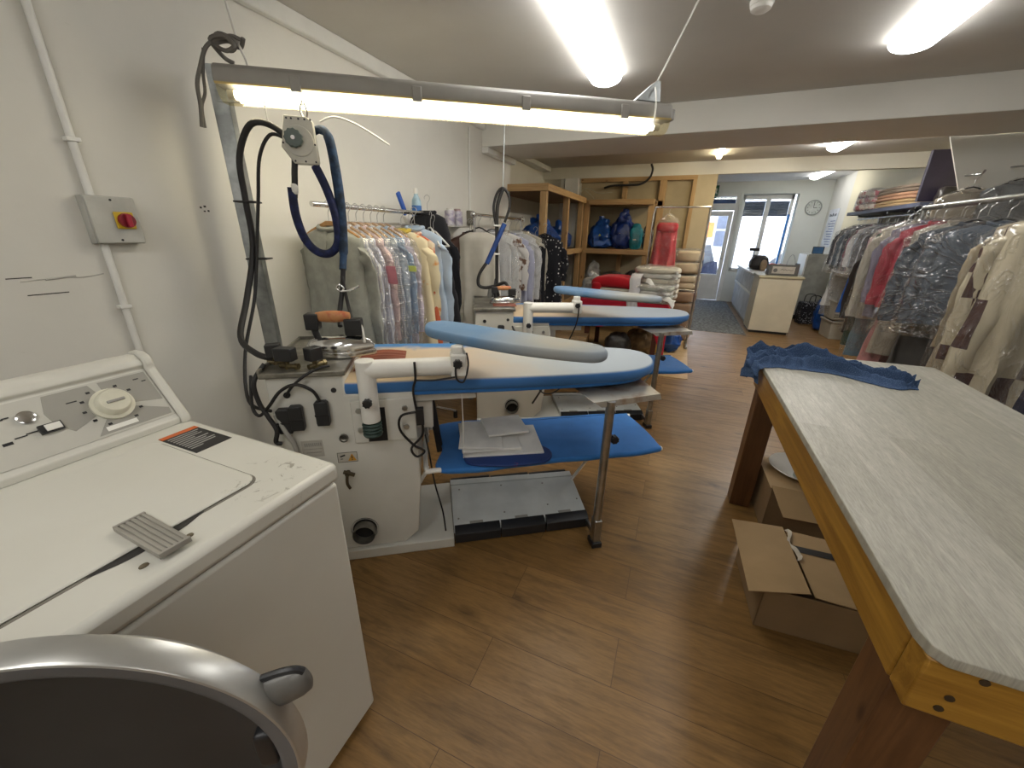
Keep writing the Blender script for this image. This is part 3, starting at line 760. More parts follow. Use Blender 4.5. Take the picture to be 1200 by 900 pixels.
t = thing('white_tray', 'white shallow tray on top of the box by the far table leg', 'tray', (.80, 2.36, .278))
MB().lathe([(0, .0), (.12, .0), (.155, .022), (.16, .024), (.157, .028), (.12, .006), (0, .006)], 40).build('dish', M_pvc, t)
t = thing('tape_roll', 'roll of clear tape lying in the white tray under the table', 'tape', (.79, 2.28, .285))
MB().lathe([(.028, 0), (.045, 0), (.045, .022), (.028, .022), (.028, 0)], 32).build('tape', mat('bluish_tape', (.40, .50, .55), .3), t)
MB().lathe([(.024, .0005), (.028, .0005), (.028, .0215), (.024, .0215), (.024, .0005)], 32).build('core', M_card, t)
# ------------------------------------------------------------------ ironing stations
S1 = dict(loc=(-1.0, 1.25, 0), rz=R(34)); S2 = dict(loc=(-.90, 2.84, 0), rz=R(28))
m, nt, out = newmat('worn_blue_ironing_cloth')
vec = coords(nt)
gr = nd(nt, 'SeparateXYZ'); nt.links.new(vec, gr.inputs[0])
nz = noise(nt, vec, 4, 5, .6, .5)
ad = nd(nt, 'Math', operation='MULTIPLY_ADD'); ad.inputs[1].default_value = .35; nt.links.new(nz, ad.inputs[0]); nt.links.new(gr.outputs['X'], ad.inputs[2])
tn = ramp(nt, ad.outputs[0], [(.0, (.60, .46, .30)), (.40, (.56, .45, .34)), (.80, (.44, .46, .47)), (1, (.38, .43, .49))])
ya = nd(nt, 'Math', operation='MULTIPLY_ADD'); ya.inputs[1].default_value = .22; nt.links.new(nz, ya.inputs[0]); nt.links.new(gr.outputs['Y'], ya.inputs[2])
yb = nd(nt, 'Math', operation='MULTIPLY_ADD'); yb.inputs[1].default_value = .05; nt.links.new(gr.outputs['X'], yb.inputs[0]); nt.links.new(ya.outputs[0], yb.inputs[2])
tn = mixc(nt, ramp(nt, yb.outputs[0], [(.58, (0,)*3), (.64, (1,)*3)]), tn, (.06, .22, .50))
up = nd(nt, 'NewGeometry'); sx = nd(nt, 'SeparateXYZ'); nt.links.new(up.outputs['Normal'], sx.inputs[0])
top = ramp(nt, sx.outputs['Z'], [(.55, (0,)*3), (.93, (1,)*3)])
cc = mixc(nt, top, (.055, .17, .42), tn)
principled(nt, out, cc, .85, 0, noise(nt, vec, 420, 2), .25, .004, .2, 0, .1)
M_bcloth = m
m, nt, out = newmat('worn_sleeve_cloth')
vec = coords(nt)
nz = noise(nt, coords(nt, (2.5, 4, 1)), 2, 4, .6, .5)
ds = nd(nt, 'VectorMath', operation='DISTANCE'); ds.inputs[1].default_value = (.60, -.20, 1.09); nt.links.new(vec, ds.inputs[0])
cc = mixc(nt, ramp(nt, ds.outputs['Value'], [(.05, (.85,)*3), (.34, (0,)*3)]), (.125, .235, .40), (.44, .40, .31))
cc = mixc(nt, ramp(nt, nz, [(.45, (0,)*3), (.75, (.3,)*3)]), cc, (.30, .36, .42))
principled(nt, out, cc, .85, 0, noise(nt, vec, 420, 2), .25, .004, .2, 0, .1)
M_sleeve = m
M_blue = fabric('bright_blue_cloth', (.035, .175, .50), .7)
M_duct = mat('old_stainless_tray', (.40, .38, .33), .4, .7, .3, 8)
M_boot = mat('green_rubber_boot', (.022, .05, .042), .55)
M_brass = mat('tarnished_brass', (.24, .19, .10), .4, .8, .3, 30)
M_lab = mat('label_paper', (.55, .53, .47), .6)

def iron_station(label):
    t = thing('ironing_station', label, 'ironing table', (0, 0, 0), 0)
    # base, cabinet, top tray
    MB().b2(-.54, .17, -.02, .46, .0, .055).build('base_plate', M_coat, t, .004)
    MB().prism_y([(-.54, .055), (-.07, .055), (.0, .115), (.028, .40), (.028, .86), (-.25, .86), (-.25, .952), (-.54, .952)], 0, .50).build('cabinet', M_coat, t, .006)
    MB().b2(-.555, -.235, -.02, .52, .952, .975).build('top_tray', M_duct, t, .004)
    MB().b2(-.555, -.545, -.02, .52, .975, .990).b2(-.555, -.235, .51, .52, .975, .990).build('tray_rim', M_duct, t, .002)
    q = MB(); q.lathe([(.062, -.004), (.062, .002), (.055, .003), (.055, -.002)], 32, (-.25, 0, .165), 'y'); q.build('port_collar', M_black, t)
    q = MB(); q.lathe([(.050, -.004), (.050, .042), (.046, .042), (.045, .0)], 32, (-.25, -.042, .160), 'y'); q.build('exhaust_pipe', M_duct, t)
    MB().cyl((-.25, -.001, .165), (-.25, -.003, .165), .054, n=28).build('port_hole', M_rubber, t)
    # plug sockets, lamp hole, screws, labels, drain cock
    for x, z in ((-.492, .765), (-.445, .775), (-.345, .79)):
        q = MB(); q.pad([(-.023, -.052), (.023, -.052), (.026, -.04), (.026, .05), (.018, .058), (-.018, .058), (-.026, .05), (-.026, -.04)], 0, .032, .006, k=0)
        for i, p in enumerate(q.v): q.v[i] = V((p.x+x, -p.z, p.y+z))
        pl = q.build('plug_connector', M_black, t)
        MB().b2(x-.026, x+.026, -.0345, -.030, z-.006, z+.002).build('connector_seam', M_rubber, pl)
    MB().cyl((-.292, .001, .885), (-.292, -.003, .885), .011, n=16).build('hole_plug', M_rubber, t)
    MB().cyl((-.47, .001, .875), (-.47, -.006, .875), .013, n=16).build('cable_gland', M_rubber, t)
    MB().lathe([(.018, 0), (.018, .012), (.012, .016), (.0, .016)], 20, (-.28, -.016, .665), 'y').build('drain_plug', M_duct, t)
    MB().b2(-.455, -.37, -.0015, 0, .58, .66).build('maker_plate', mat('faded_label', (.50, .48, .43), .5), t)
    q = MB()
    for i in range(9): q.b2(-.443+i*.0078, -.438+i*.0078, -.0022, -.0015, .632, .648)
    q.b2(-.45, -.375, -.0022, -.0015, .618, .620).b2(-.44, -.38, -.0022, -.0015, .600, .604)
    q.build('maker_plate_print', M_grey, t)
    MB().b2(-.320, -.237, -.0015, 0, .540, .590).build('hazard_label', M_lab, t)
    q = MB(); q.b2(-.320, -.237, -.0020, -.0014, .540, .542).b2(-.320, -.237, -.0020, -.0014, .588, .590).b2(-.320, -.318, -.0020, -.0014, .54, .59).b2(-.239, -.237, -.0020, -.0014, .54, .59); q.build('label_border', M_black, t)
    MB().prism_y([(-.278, .546), (-.242, .546), (-.260, .582)], -.0023, -.0014).build('warning_triangle', mat('warning_orange', (.62, .30, .03), .5), t)
    q = MB().b2(-.262, -.258, -.003, -.002, .557, .573).b2(-.262, -.258, -.003, -.002, .550, .554); q.build('exclamation_mark', M_black, t)
    MB().box((-.298, -.002, .573), (.022, .001, .007), 0, 0, R(-20)).box((-.303, -.002, .558), (.010, .001, .003)).build('hand_symbol', M_black, t)
    q = MB(); q.cyl((-.285, 0, .49), (-.285, -.03, .49), .010, n=14).box((-.275, -.032, .500), (.05, .016, .012), 0, 0, R(25)).tube([(-.285, -.03, .49), (-.288, -.034, .45), (-.28, -.03, .42)], .007, 8, 3); q.build('drain_cock', mat('bronze_cock', (.11, .085, .05), .45, .6), t, .002)
    # right hand bracket with bolts, slot and boot, swivel arm
    MB().b2(-.235, .028, -.012, 0, .635, .835).build('arm_bracket', M_coat, t, .003)
    q = MB()
    for x in (-.205, -.015):
        for z in (.79, .70): q.lathe([(.0, -.020), (.011, -.020), (.013, -.012), (.0, -.011)], 12, (x, 0, z), 'y')
    plabel(q.build('bracket_bolts', M_steel, t), 'grey bolts on the arm bracket')
    MB().b2(-.178, -.098, -.0135, -.012, .640, .80).build('bracket_slot', M_rubber, t)
    q = MB(); pr = []
    for i in range(9): pr.append((.040 if i % 2 else .036, .70+i*.0075))
    q.lathe([(.0, .70)]+pr+[(.0, .765)], 28, (-.147, -.065, 0)); q.build('spring_boot', M_boot, t)
    q = MB(); q.cyl((-.147, -.065, .765), (-.147, -.065, 1.028), .0365, n=28); q.cyl((-.147, -.065, .990), (.248, -.065, .990), .0375, n=28); q.build('support_arm', M_pvc, t, .003)
    def star(c, r=.020):
        q = MB(); pol = [(c[0]+(r if k % 2 else r*.78)*math.cos(PI*k/8), c[2]+(r if k % 2 else r*.78)*math.sin(PI*k/8)) for k in range(16)]
        q.prism_y(pol, c[1]-.022, c[1]); q.cyl((c[0], c[1], c[2]), (c[0], c[1]+.02, c[2]), .008); return q.build('clamp_knob', M_black, t, .002)
    star((-.147, -.104, .865)); star((.212, -.104, 1.012))
    MB().b2(.185, .250, -.102, -.028, .952, 1.045).cyl((.215, -.065, 1.04), (.215, -.065, 1.075), .026).build('arm_end_block', M_pvc, t, .006)
    # sleeve board
    slv = [(.085, .165), (.10, .235), (.16, .262), (.235, .225), (.42, .06), (.62, -.12), (.725, -.215), (.755, -.275), (.742, -.335), (.695, -.362), (.63, -.345), (.45, -.245), (.28, -.105), (.16, .015), (.10, .09)]
    MB().pad(slv, 1.070, 1.112, .016, .020, 5).build('sleeve_board', M_sleeve, t)
    # main pressing board
    brd = [(-.285, .06), (-.275, .02), (-.22, .0), (.1, -.01), (.5, -.03), (.85, -.032), (1.05, -.012), (1.17, .05), (1.235, .15), (1.245, .25), (1.19, .335), (1.05, .395), (.72, .48), (.3, .575), (-.2, .625), (-.27, .60), (-.285, .54)]
    MB().pad(brd, .855, .912, .018, .026, 5).build('pressing_board', M_bcloth, t)
    MB().pad([(x*.97, y*.94+.015) for x, y in brd], .838, .858, .004, .004, 4).build('cover_skirt', M_blue, t)
    MB().b2(-.20, .30, .05, .42, .79, .84).b2(.03, .10, .08, .40, .64, .80).build('board_underframe', M_coat, t, .004)
    MB().box((.10, .28, .62), (.035, .03, .46), 0, 0, R(-6)).build('black_strut', M_black, t, .004)
    # lower catch board: white tube frame with a blue cloth
    fr = [(.16, .02, .44), (.085, .02, .44), (.052, .05, .44), (.052, .43, .44), (.085, .465, .44), (.16, .465, .44), (1.21, .435, .44), (1.27, .39, .44), (1.26, .09, .44), (1.19, .02, .44)]
    MB().tube(fr, .0125, 10, 3, closed=True).build('catch_frame', M_pvc, t)
    def cat(u, v):
        x = .125+u*1.17; y = .012+v*(.46-.03*u)
        if u > .93: y = .012+(v-.5)*(.46-.03*u)*(1-(u-.93)*2.5)+.215
        z = .452-.018*math.sin(PI*v)*math.sin(PI*min(1, u*1.0))-.006*math.sin(26*u)*abs(v-.5)
        if v < .04: z -= .022
        return (x, y, z)
    MB().pad([(.135, .0), (.135, .24), (.135, .485), (.7, .475), (1.235, .455), (1.295, .40), (1.29, .08), (1.21, .0), (.65, -.002)], .424, .455, .013, .013, 8, zf=lambda x, y: -.016*max(0, math.sin(PI*(y/.47)))*max(0, min(1, (1.28-x)*5))-.004*math.sin(24*x+9*y)*abs(y/.47-.5)).build('catch_cloth', M_blue, t, ang=60)
    for y in (.06, .40): MB().tube([(.06, y, .44), (.045, y, .40), (-.01, y, .31)], .010, 8).build('frame_brace', M_pvc, t)
    MB().tube([(1.22, .40, .43), (.90, .30, .10)], .009, 8).build('frame_strut', M_pvc, t)
    MB().tube([(.06, .3, .44), (.04, .36, .62), (.02, .38, .80)], .009, 8).build('frame_strut', M_grey, t)
    # foot pedal: white raised plate over three black rubber treads on each long side
    MB().loft([[(.172, .02, .045), (.90, .02, .045), (.93, .40, .050), (.172, .44, .050)], [(.172, .035, .078), (.895, .035, .078), (.925, .40, .092), (.172, .43, .092)]]).build('pedal_plate', mat('pale_grey_paint', (.66, .69, .69), .35, 0, .08, 5), t, .004)
    MB().loft([[(.172, .375, .0925), (.92, .348, .0925), (.922, .395, .093), (.172, .425, .093)], [(.172, .375, .096), (.92, .348, .096), (.922, .395, .097), (.172, .425, .097)]]).build('rear_trim', mat('pale_grey_paint', (.66, .69, .69), .35, 0, .08, 5), t)
    for k in range(3):
        a = .176+k*.243
        MB().prism_x([(-.006, .006), (-.006, .060), (.030, .0795), (.045, .0795), (.045, .006)], a, a+.236).build('pedal_tread', M_black, t, .002)
        MB().b2(a, a+.236, .425-.033*k/3, .438-.03*k/3, .03, .1).build('rear_tread', M_black, t, .002)
        MB().b2(a+.08, a+.15, .044, .062, .0785, .0800).build('tread_sticker', M_grey, t)
    q = MB()
    for x, y in ((.2, .09), (.45, .10), (.7, .12), (.88, .14), (.22, .33), (.47, .33), (.72, .31)): q.cyl((x, y, .075), (x, y, .0795+.036*y), .005, n=10)
    plabel(q.build('plate_screws', M_grey, t), 'small screws on the pedal plate')
    # iron rest: steel post with a bent tray on top
    MB().b2(.860, .912, -.160, -.09, .0, .03).build('rest_foot', M_black, t, .003)
    MB().b2(.867, .905, -.150, -.10, .03, .16).b2(.880, .895, -.12, .02, .03, .06).build('rest_bracket', M_steel, t, .003)
    MB().cyl((.885, -.125, .03), (.885, -.125, .81), .0205, n=24).build('rest_post', M_steel, t)
    MB().loft([[(.77, .10, .808), (.80, -.135, .808), (1.15, -.085, .808), (1.165, .19, .808)], [(.77, .10, .813), (.80, -.135, .813), (1.15, -.085, .813), (1.165, .19, .813)]]).loft([[(.84, -.134, .785), (1.16, -.090, .785), (1.16, -.086, .785), (.84, -.130, .785)], [(.80, -.137, .813), (1.15, -.087, .813), (1.15, -.083, .813), (.80, -.133, .813)]]).build('rest_tray', mat('stained_steel_tray', (.52, .50, .46), .35, .6, .1, 5, col2=(.30, .19, .12), lo=.42, hi=.52), t, .001)
    q = MB(); pol = [((.022 if k % 2 else .018)*math.cos(PI*k/8), (.022 if k % 2 else .018)*math.sin(PI*k/8)) for k in range(16)]
    q.at((.935, -.09, .60)).prism_y(pol, -.028, .0); q.build('clamp_knob', M_black, t, .002)
    return t
st1 = iron_station('near blue-topped ironing table on a white steam cabinet, beside the washer')
st2 = dup(st1, None, S2['loc'], S2['rz'], 'far blue-topped ironing table, behind the near one and before the red-clothed table')
st1.location = S1['loc']; st1.rotation_euler = (0, 0, S1['rz'])

def local(name, mb, mats, S, bev=0, ang=40, label=None, cat=None, group=None):
    o = mb.build(name, mats, None, bev, ang, S['loc'], S['rz'])
    return tag(o, label, cat, group) if label else o
def sthing(name, label, cat, S, p=(0, 0, 0), rz=0, group=None):
    M = Matrix.Translation(S['loc']) @ Matrix.Rotation(S['rz'], 4, 'Z')
    return thing(name, label, cat, M @ V(p), S['rz']+rz, group)

# solenoid valves on the tray edge of each cabinet
M_vb = mat('black_valve_coil', (.02, .02, .022), .4)
def valve(label, S, x, y, rz, sc=1):
    t = sthing('solenoid_valve', label, 'valve', S, (x, y, .975), rz, 'valves on the near steam cabinet')
    MB().b2(-.022*sc, .022*sc, -.022, .022, .035, .088).build('coil', M_vb, t, .004)
    MB().cyl((0, 0, 0), (0, 0, .036), .010).build('stem', M_brass, t)
    MB().cyl((-.03, 0, .012), (.035, 0, .012), .010).cyl((.035, 0, .012), (.048, 0, .012), .014, n=6).build('fitting', M_brass, t)
    return t
valve('black solenoid valve at the left end of the tray by the galvanised post', S1, -.525, .10, .2, 1.25)
valve('wide black solenoid valve on the tray between the other two', S1, -.46, .035, -.3, 1.7)
valve('black solenoid valve on the tray just left of the chrome iron', S1, -.355, .03, .9, 1.3)

# irons
def iron(label, S, p, rz, tilt=0):
    t = sthing('steam_iron', label, 'iron', S, p, rz)
    def outl(k, z, n=40):
        r = []
        for i in range(n):
            a = 2*PI*i/n; x = math.cos(a)*.125; w = .055*(1-max(0, math.cos(a))**2*.75)
            r.append((x*k+.0, math.sin(a)*w*k, z+.0))
        return r
    MB().loft([outl(1, 0), outl(1.02, .006), outl(1.0, .016)]).build('sole_plate', M_chrome, t, .001)
    MB().loft([outl(.95, .016), outl(.97, .030), outl(.86, .046), outl(.62, .056), outl(.3, .060)]).build('chrome_shell', M_chrome, t)
    MB().tube([(-.075, 0, .05), (-.085, 0, .09), (-.07, 0, .105)], .012, 10, 4).tube([(.05, 0, .055), (.06, 0, .09), (.05, 0, .105)], .008, 10, 4).build('handle_bracket', M_black, t)
    MB().lathe([(0, -.062), (.013, -.06), (.017, -.03), (.018, .0), (.016, .035), (.012, .055), (0, .057)], 20, (-.01, 0, .118), 'x').build('handle', mat('worn_wood_handle', (.50, .23, .09), .5, 0, .2, 30, col2=(.42, .06, .03), lo=.35, hi=.55), t)
    MB().b2(-.108, -.062, -.022, .022, .080, .128).build('switch_block', M_black, t, .004)
    MB().b2(.025, .085, -.022, .022, .062, .112).build('terminal_block', M_black, t, .004)
    MB().tube([(.07, .0, .10), (.085, -.01, .085), (.09, -.015, .04)], .0045, 8, 4).build('steam_pipe', M_pvc, t)
    return t
iron('chrome steam iron with a wooden handle parked on the near steam cabinet', S1, (-.285, .20, .979), R(-4)).scale = (1.2, 1.15, 1.45)
iron('chrome steam iron parked on the far steam cabinet before the white dress', S2, (-.30, .20, .979), R(5))
# iron rest mats
M_mat = mat('red_brown_silicone', (.28, .075, .04), .55, 0, .15, 10)
def imat(label, S, x0, x1, y0, y1):
    q = MB()
    q.grid(lambda u, v: (x0+(x1-x0)*u, y0+(y1-y0)*v, .9195+.011*math.sin(PI*u)+.0022*math.sin(40*v)), 24, 48, .005)
    local('iron_mat', q, M_mat, S, 0, 60, label, 'mat')
imat('ridged red-brown mat lying on the near ironing board beside the iron', S1, -.235, -.02, .14, .42)
MB_ = MB(); MB_.b2(-.40, -.22, .06, .40, .977, .9785)
local('iron_mat', MB_, M_mat, S2, 0, 40, 'thin red-brown mat under the iron on the far steam cabinet', 'mat')

# posts and the hanging work light
def channel(mb, x, y, z0, z1, w=.052, d=.045):
    mb.b2(x-w/2, x+w/2, y+d/2-.003, y+d/2, z0, z1).b2(x-w/2, x-w/2+.003, y-d/2, y+d/2, z0, z1).b2(x+w/2-.003, x+w/2, y-d/2, y+d/2, z0, z1)
    mb.b2(x-w/2, x-w/2+.014, y-d/2, y-d/2+.003, z0, z1).b2(x+w/2-.014, x+w/2, y-d/2, y-d/2+.003, z0, z1)
t = sthing('support_post', 'tall galvanised channel post standing behind the near steam cabinet', 'post', S1, (-.695, .565, 0))
q = MB(); q.at((0, 0, 0), PI); channel(q, 0, 0, 0, 2.12, .062, .05); q.build('channel', M_galv, t)
MB().b2(-.07, .07, -.06, .06, 0, .006).build('foot_plate', M_galv, t, .002)
MB().b2(-.01, .09, -.032, -.022, 1.99, 2.03).cyl((.07, -.03, 2.01), (.07, -.05, 2.01), .008).build('light_bracket', M_galv, t)
E_tube = emit('warm_fluorescent_tube', (1, .93, .78), 9)
t = sthing('work_light', 'long grey weatherproof strip light hanging over the near ironing table', 'strip light', S1, (-.67, .50, 1.985))
Ln = 1.99
pr = [(-.052, .045), (-.058, .065), (-.050, .105), (-.03, .12), (.03, .12), (.050, .105), (.058, .065), (.052, .045)]
MB().prism_x(pr, 0.0, Ln).build('housing', mat('grey_light_housing', (.33, .315, .29), .5, 0, .06), t, .006)
q = MB(); q.prism_x([(-.056, .046), (-.058, .052), (.058, .052), (.056, .046)], .004, Ln-.004); q.build('gasket', mat('yellowed_gasket', (.62, .48, .20), .5), t)
dm, nt, out = newmat('clear_yellowed_diffuser')
tr = nd(nt, 'BsdfTransparent'); tr.inputs['Color'].default_value = (.97, .93, .78, 1)
gl = nd(nt, 'BsdfGlossy'); gl.inputs['Roughness'].default_value = .2; gl.inputs['Color'].default_value = (1, .95, .8, 1)
mx = nd(nt, 'MixShader'); mx.inputs[0].default_value = .12
nt.links.new(tr.outputs[0], mx.inputs[1]); nt.links.new(gl.outputs[0], mx.inputs[2]); nt.links.new(mx.outputs[0], out.inputs['Surface'])
rings = []
for x, k in ((.004, .9), (.02, 1), (Ln-.02, 1), (Ln-.004, .9)):
    rings.append([(x, -.054*math.cos(PI*j/16)*k, .048-.062*math.sin(PI*j/16)*k) for j in range(17)])
MB().loft(rings).build('diffuser', dm, t)
for y in (-.024, .024):
    MB().cyl((.06, y, .018), (Ln-.08, y, .018), .0165, n=14).build('fluorescent_tube', E_tube, t)
    MB().cyl((.035, y, .018), (.06, y, .018), .017, n=14).cyl((Ln-.08, y, .018), (Ln-.05, y, .018), .017, n=14).build('tube_end', M_pvc, t)
for k in range(4):
    x = .30+k*.48
    MB().b2(x-.02, x+.02, -.064, .064, .036, .092).build('clip', mat('grey_light_housing', (.33, .315, .29), .5), t, .004)
MB().b2(Ln, Ln+.03, -.03, .03, .05, .10).build('end_boss', M_grey, t, .008)
# its hangers and cable ends
o = local('hanging_cord', MB().tube([(1.22, .50, 2.10), (1.23, .50, 2.16), (1.28, .50, 2.26), (1.40, .47, 2.535)], .0045, 8, 4).tube([(1.22, .43, 2.0), (1.215, .43, 2.11), (1.23, .50, 2.175), (1.245, .57, 2.11), (1.25, .57, 2.0)], .0045, 8, 3), M_pvc, S1, label='white cord holding up the right end of the work light', cat='cord')
local('hanger_bracket', MB().prism_y([(1.13, 2.106), (1.26, 2.106), (1.25, 2.19), (1.23, 2.19)], .47, .53), M_galv, S1, .002, label='small triangular hanger bracket on the right end of the work light', cat='bracket')
q = MB()
q.tube([(-.55, .47, 2.185), (-.58, .46, 2.19), (-.63, .46, 2.175), (-.67, .45, 2.145), (-.70, .44, 2.08), (-.725, .44, 2.02), (-.735, .45, 1.95), (-.752, .46, 1.88)], .0075, 8, 5)
q.tube([(-.68, .45, 2.14), (-.70, .45, 2.06), (-.712, .46, 2.0), (-.735, .46, 1.95), (-.745, .47, 1.88)], .006, 8, 5)
q.tube([(-.54, .47, 2.19), (-.565, .49, 2.165), (-.60, .48, 2.18), (-.64, .46, 2.16), (-.61, .47, 2.145), (-.575, .46, 2.16), (-.60, .45, 2.185), (-.65, .45, 2.17), (-.63, .49, 2.13), (-.60, .50, 2.115)], .008, 8, 5)
q.tube([(-.66, .47, 2.165), (-.62, .46, 2.195), (-.57, .46, 2.175), (-.59, .48, 2.15), (-.64, .47, 2.15)], .007, 8, 5)
local('cable_tail', q, mat('grey_cable', (.16, .15, .135), .6), S1, label='tangle of grey cable tails hanging from the left end of the work light', cat='cable')
local('hanging_cord', MB().tube([(-.545, .50, 2.05), (-.55, .49, 2.12), (-.57, .48, 2.21), (-.61, .50, 2.535)], .005, 8, 4), M_pvc, S1, label='pale cord holding up the left end of the work light', cat='cord')
local('white_wire', MB().tube([(-.30, .46, 1.925), (-.24, .47, 1.95), (-.15, .50, 1.93), (-.03, .54, 1.87)], .0035, 8, 5), M_pvc, S1, label='loose white wire curving right from the hose balancer', cat='wire')

# hose balancer hanging from the light
t = sthing('hose_balancer', 'cream spring balancer with a green dial hanging below the work light', 'balancer', S1, (-.385, .46, 1.762), R(6))
pl = [(-.035, 0), (.055, 0), (.062, .01), (.058, .16), (.035, .176), (-.05, .176), (-.066, .10), (-.075, .06)]
MB().prism_y(pl, -.022, .022).build('case', mat('cream_painted_metal', (.62, .60, .52), .4), t, .004)
MB().lathe([(.058, -.022), (.056, -.028), (.0, -.030)], 32, (-.005, 0, .085), 'y').build('front_disc', mat('cream_painted_metal', (.62, .60, .52), .4), t)
pol = [(-.022+(.037 if k % 2 else .032)*math.cos(PI*k/11), .092+(.037 if k % 2 else .032)*math.sin(PI*k/11)) for k in range(22)]
kn = MB().prism_y(pol, -.052, -.028).build('dial_knob', mat('green_grey_plastic', (.095, .13, .115), .4), t, .003)
MB().cyl((-.022, -.052, .092), (-.022, -.056, .092), .008).build('dial_screw', M_chrome, kn)
q = MB()
for x, z in ((-.04, .165), (-.022, .165), (.005, .165), (.028, .165), (.05, .165), (-.066, .075), (.055, .075), (-.03, .01), (.01, .01), (.05, .01)): q.cyl((x, -.022, z), (x, -.0245, z), .004, n=8)
plabel(q.build('rivets', M_black, t), 'small dark rivets around the case')
MB().tube([(.027, 0, .168), (.014, 0, .20), (.027, 0, .235), (.040, 0, .20)], .004, 8, 4, True).tube([(.027, -.012, .222), (.027, .012, .262), (.027, .022, .235)], .0035, 8, 4, True).build('hook', M_chrome, t)
# hoses of the near iron
M_bsl = mat('navy_hose_sleeve', (.012, .022, .105), .8, 0, .3, 30, .4, 90)
M_bsl2 = mat('worn_blue_green_sleeve', (.02, .055, .13), .8, 0, .35, 22, .4, 90)
def h(name, label, pts, r, m_, S, sm=7, cat='hose'):
    return local(name, MB().tube(pts, r, 12, sm), m_, S, label=label, cat=cat)
h('steam_hose', 'thick black hose arching from the cabinet to the navy sleeved loop', [(-.53, .10, 1.0), (-.60, .12, 1.02), (-.70, .25, 1.06), (-.705, .40, 1.2), (-.665, .48, 1.42), (-.655, .48, 1.62), (-.64, .47, 1.78), (-.57, .46, 1.90), (-.48, .45, 1.895), (-.42, .45, 1.82), (-.43, .45, 1.72), (-.445, .45, 1.63)], .0125, M_rubber, S1)
h('iron_cable', 'thin black cable strapped beside the thick hose on the galvanised post', [(-.55, .02, .80), (-.66, .10, .82), (-.71, .28, .98), (-.68, .42, 1.2), (-.645, .47, 1.42), (-.60, .47, 1.62), (-.56, .46, 1.78), (-.50, .45, 1.865), (-.44, .45, 1.855)], .007, M_rubber, S1, cat='cable')
h('sleeved_hose', 'navy fabric-sleeved hose loop hanging left of the balancer', [(-.45, .45, 1.67), (-.452, .45, 1.56), (-.43, .45, 1.46), (-.385, .45, 1.405), (-.33, .45, 1.40), (-.29, .45, 1.45), (-.285, .45, 1.56), (-.31, .46, 1.67), (-.345, .47, 1.76)], .0185, M_bsl, S1)
local('hose_tie', MB().blob((-.437, .445, 1.665), (.03, .03, .045), .8, 12, 8), M_pvc, S1, label='white tie at the top of the navy sleeved hose', cat='cable tie')
h('sleeved_hose', 'blue fabric-sleeved hose dropping from beside the balancer to the near iron', [(-.36, .50, 1.885), (-.31, .495, 1.905), (-.275, .48, 1.865), (-.262, .47, 1.70), (-.262, .46, 1.55), (-.268, .44, 1.42), (-.275, .40, 1.33)], [.016, .018, .020, .021, .021, .020, .016], M_bsl2, S1)
q = MB().tube([(-.272, .40, 1.34), (-.285, .38, 1.24), (-.30, .34, 1.15), (-.295, .28, 1.09)], .011, 10, 5).tube([(-.280, .385, 1.30), (-.262, .35, 1.17), (-.235, .27, 1.10)], .008, 8, 5)
local('iron_lead', q, M_rubber, S1, label='black leads joining the sleeved hose to the near iron', cat='cable')
local('spring_clip', MB().tube([(-.285, .36, 1.235), (-.25, .36, 1.24), (-.205, .36, 1.258)], .005, 8).tube([(-.285, .36, 1.235), (-.305, .36, 1.25), (-.29, .36, 1.265), (-.275, .36, 1.25)], .004, 8, 4, True), M_chrome, S1, label='small steel clip on the hose above the near iron', cat='clip')
for i, z in enumerate((1.61, 1.37)):
    local('cable_tie', MB().box((-.655, .50, z), (.09, .075, .007)), M_rubber, S1, .002, label=('upper' if i == 0 else 'lower')+' black strap holding hoses to the galvanised post', cat='cable tie')
local('cord_loop', MB().tube([(-.50, .45, 1.99), (-.50, .45, 1.96), (-.498, .45, 1.90)], .003, 6), M_pvc, S1, label='thin cord from the work light holding up the black hose', cat='cord')
# leads around the near cabinet
h('power_lead', 'black lead arching from the left sockets over the cabinet front to the right plug', [(-.345, -.02, .845), (-.365, -.03, .90), (-.42, -.035, .93), (-.48, -.035, .905), (-.535, -.03, .84), (-.58, -.02, .80), (-.615, .02, .83), (-.63, .10, .93)], .0065, M_rubber, S1, cat='cable')
h('power_lead', 'black lead running from the cable gland up to the middle valve', [(-.47, -.012, .875), (-.44, -.03, .915), (-.395, -.03, .955), (-.34, -.01, .983), (-.30, .02, .985)], .0055, M_rubber, S1, cat='cable')
h('power_lead', 'twisted black leads hanging down the left corner of the cabinet', [(-.54, .03, 1.0), (-.575, -.01, .94), (-.57, -.02, .86), (-.545, -.03, .80), (-.52, -.04, .74), (-.53, -.045, .69), (-.51, -.045, .68)], .009, M_rubber, S1, cat='cable')
h('drain_pipe', 'pale flexible pipe curving down the cabinet left of the maker plate', [(-.52, -.02, .80), (-.49, -.03, .72), (-.47, -.028, .66), (-.467, -.025, .56), (-.47, -.02, .30)], .010, mat('pale_grey_pipe', (.42, .41, .38), .5), S1, cat='pipe')
q = MB().tube([(.045, -.107, 1.026), (.044, -.110, .955), (.03, -.09, .90), (.035, -.06, .80)], .005, 8, 5)
q.tube([(.205, -.107, 1.02), (.205, -.108, .95), (.235, -.10, .93), (.255, -.10, 1.0), (.25, -.09, 1.05)], .004, 8, 5)
q.tube([(.045, -.108, .95), (.12, -.112, .948), (.2, -.108, .955)], .004, 8, 4)
q.tube([(.035, -.06, .79), (-.03, -.05, .77), (-.04, -.04, .70), (.01, -.035, .62), (.055, -.03, .58), (.02, -.03, .555), (.0, -.03, .60), (.05, -.03, .66), (.055, -.04, .74)], .0055, 8, 6)
q.box((.048, -.05, .765), (.032, .03, .075))
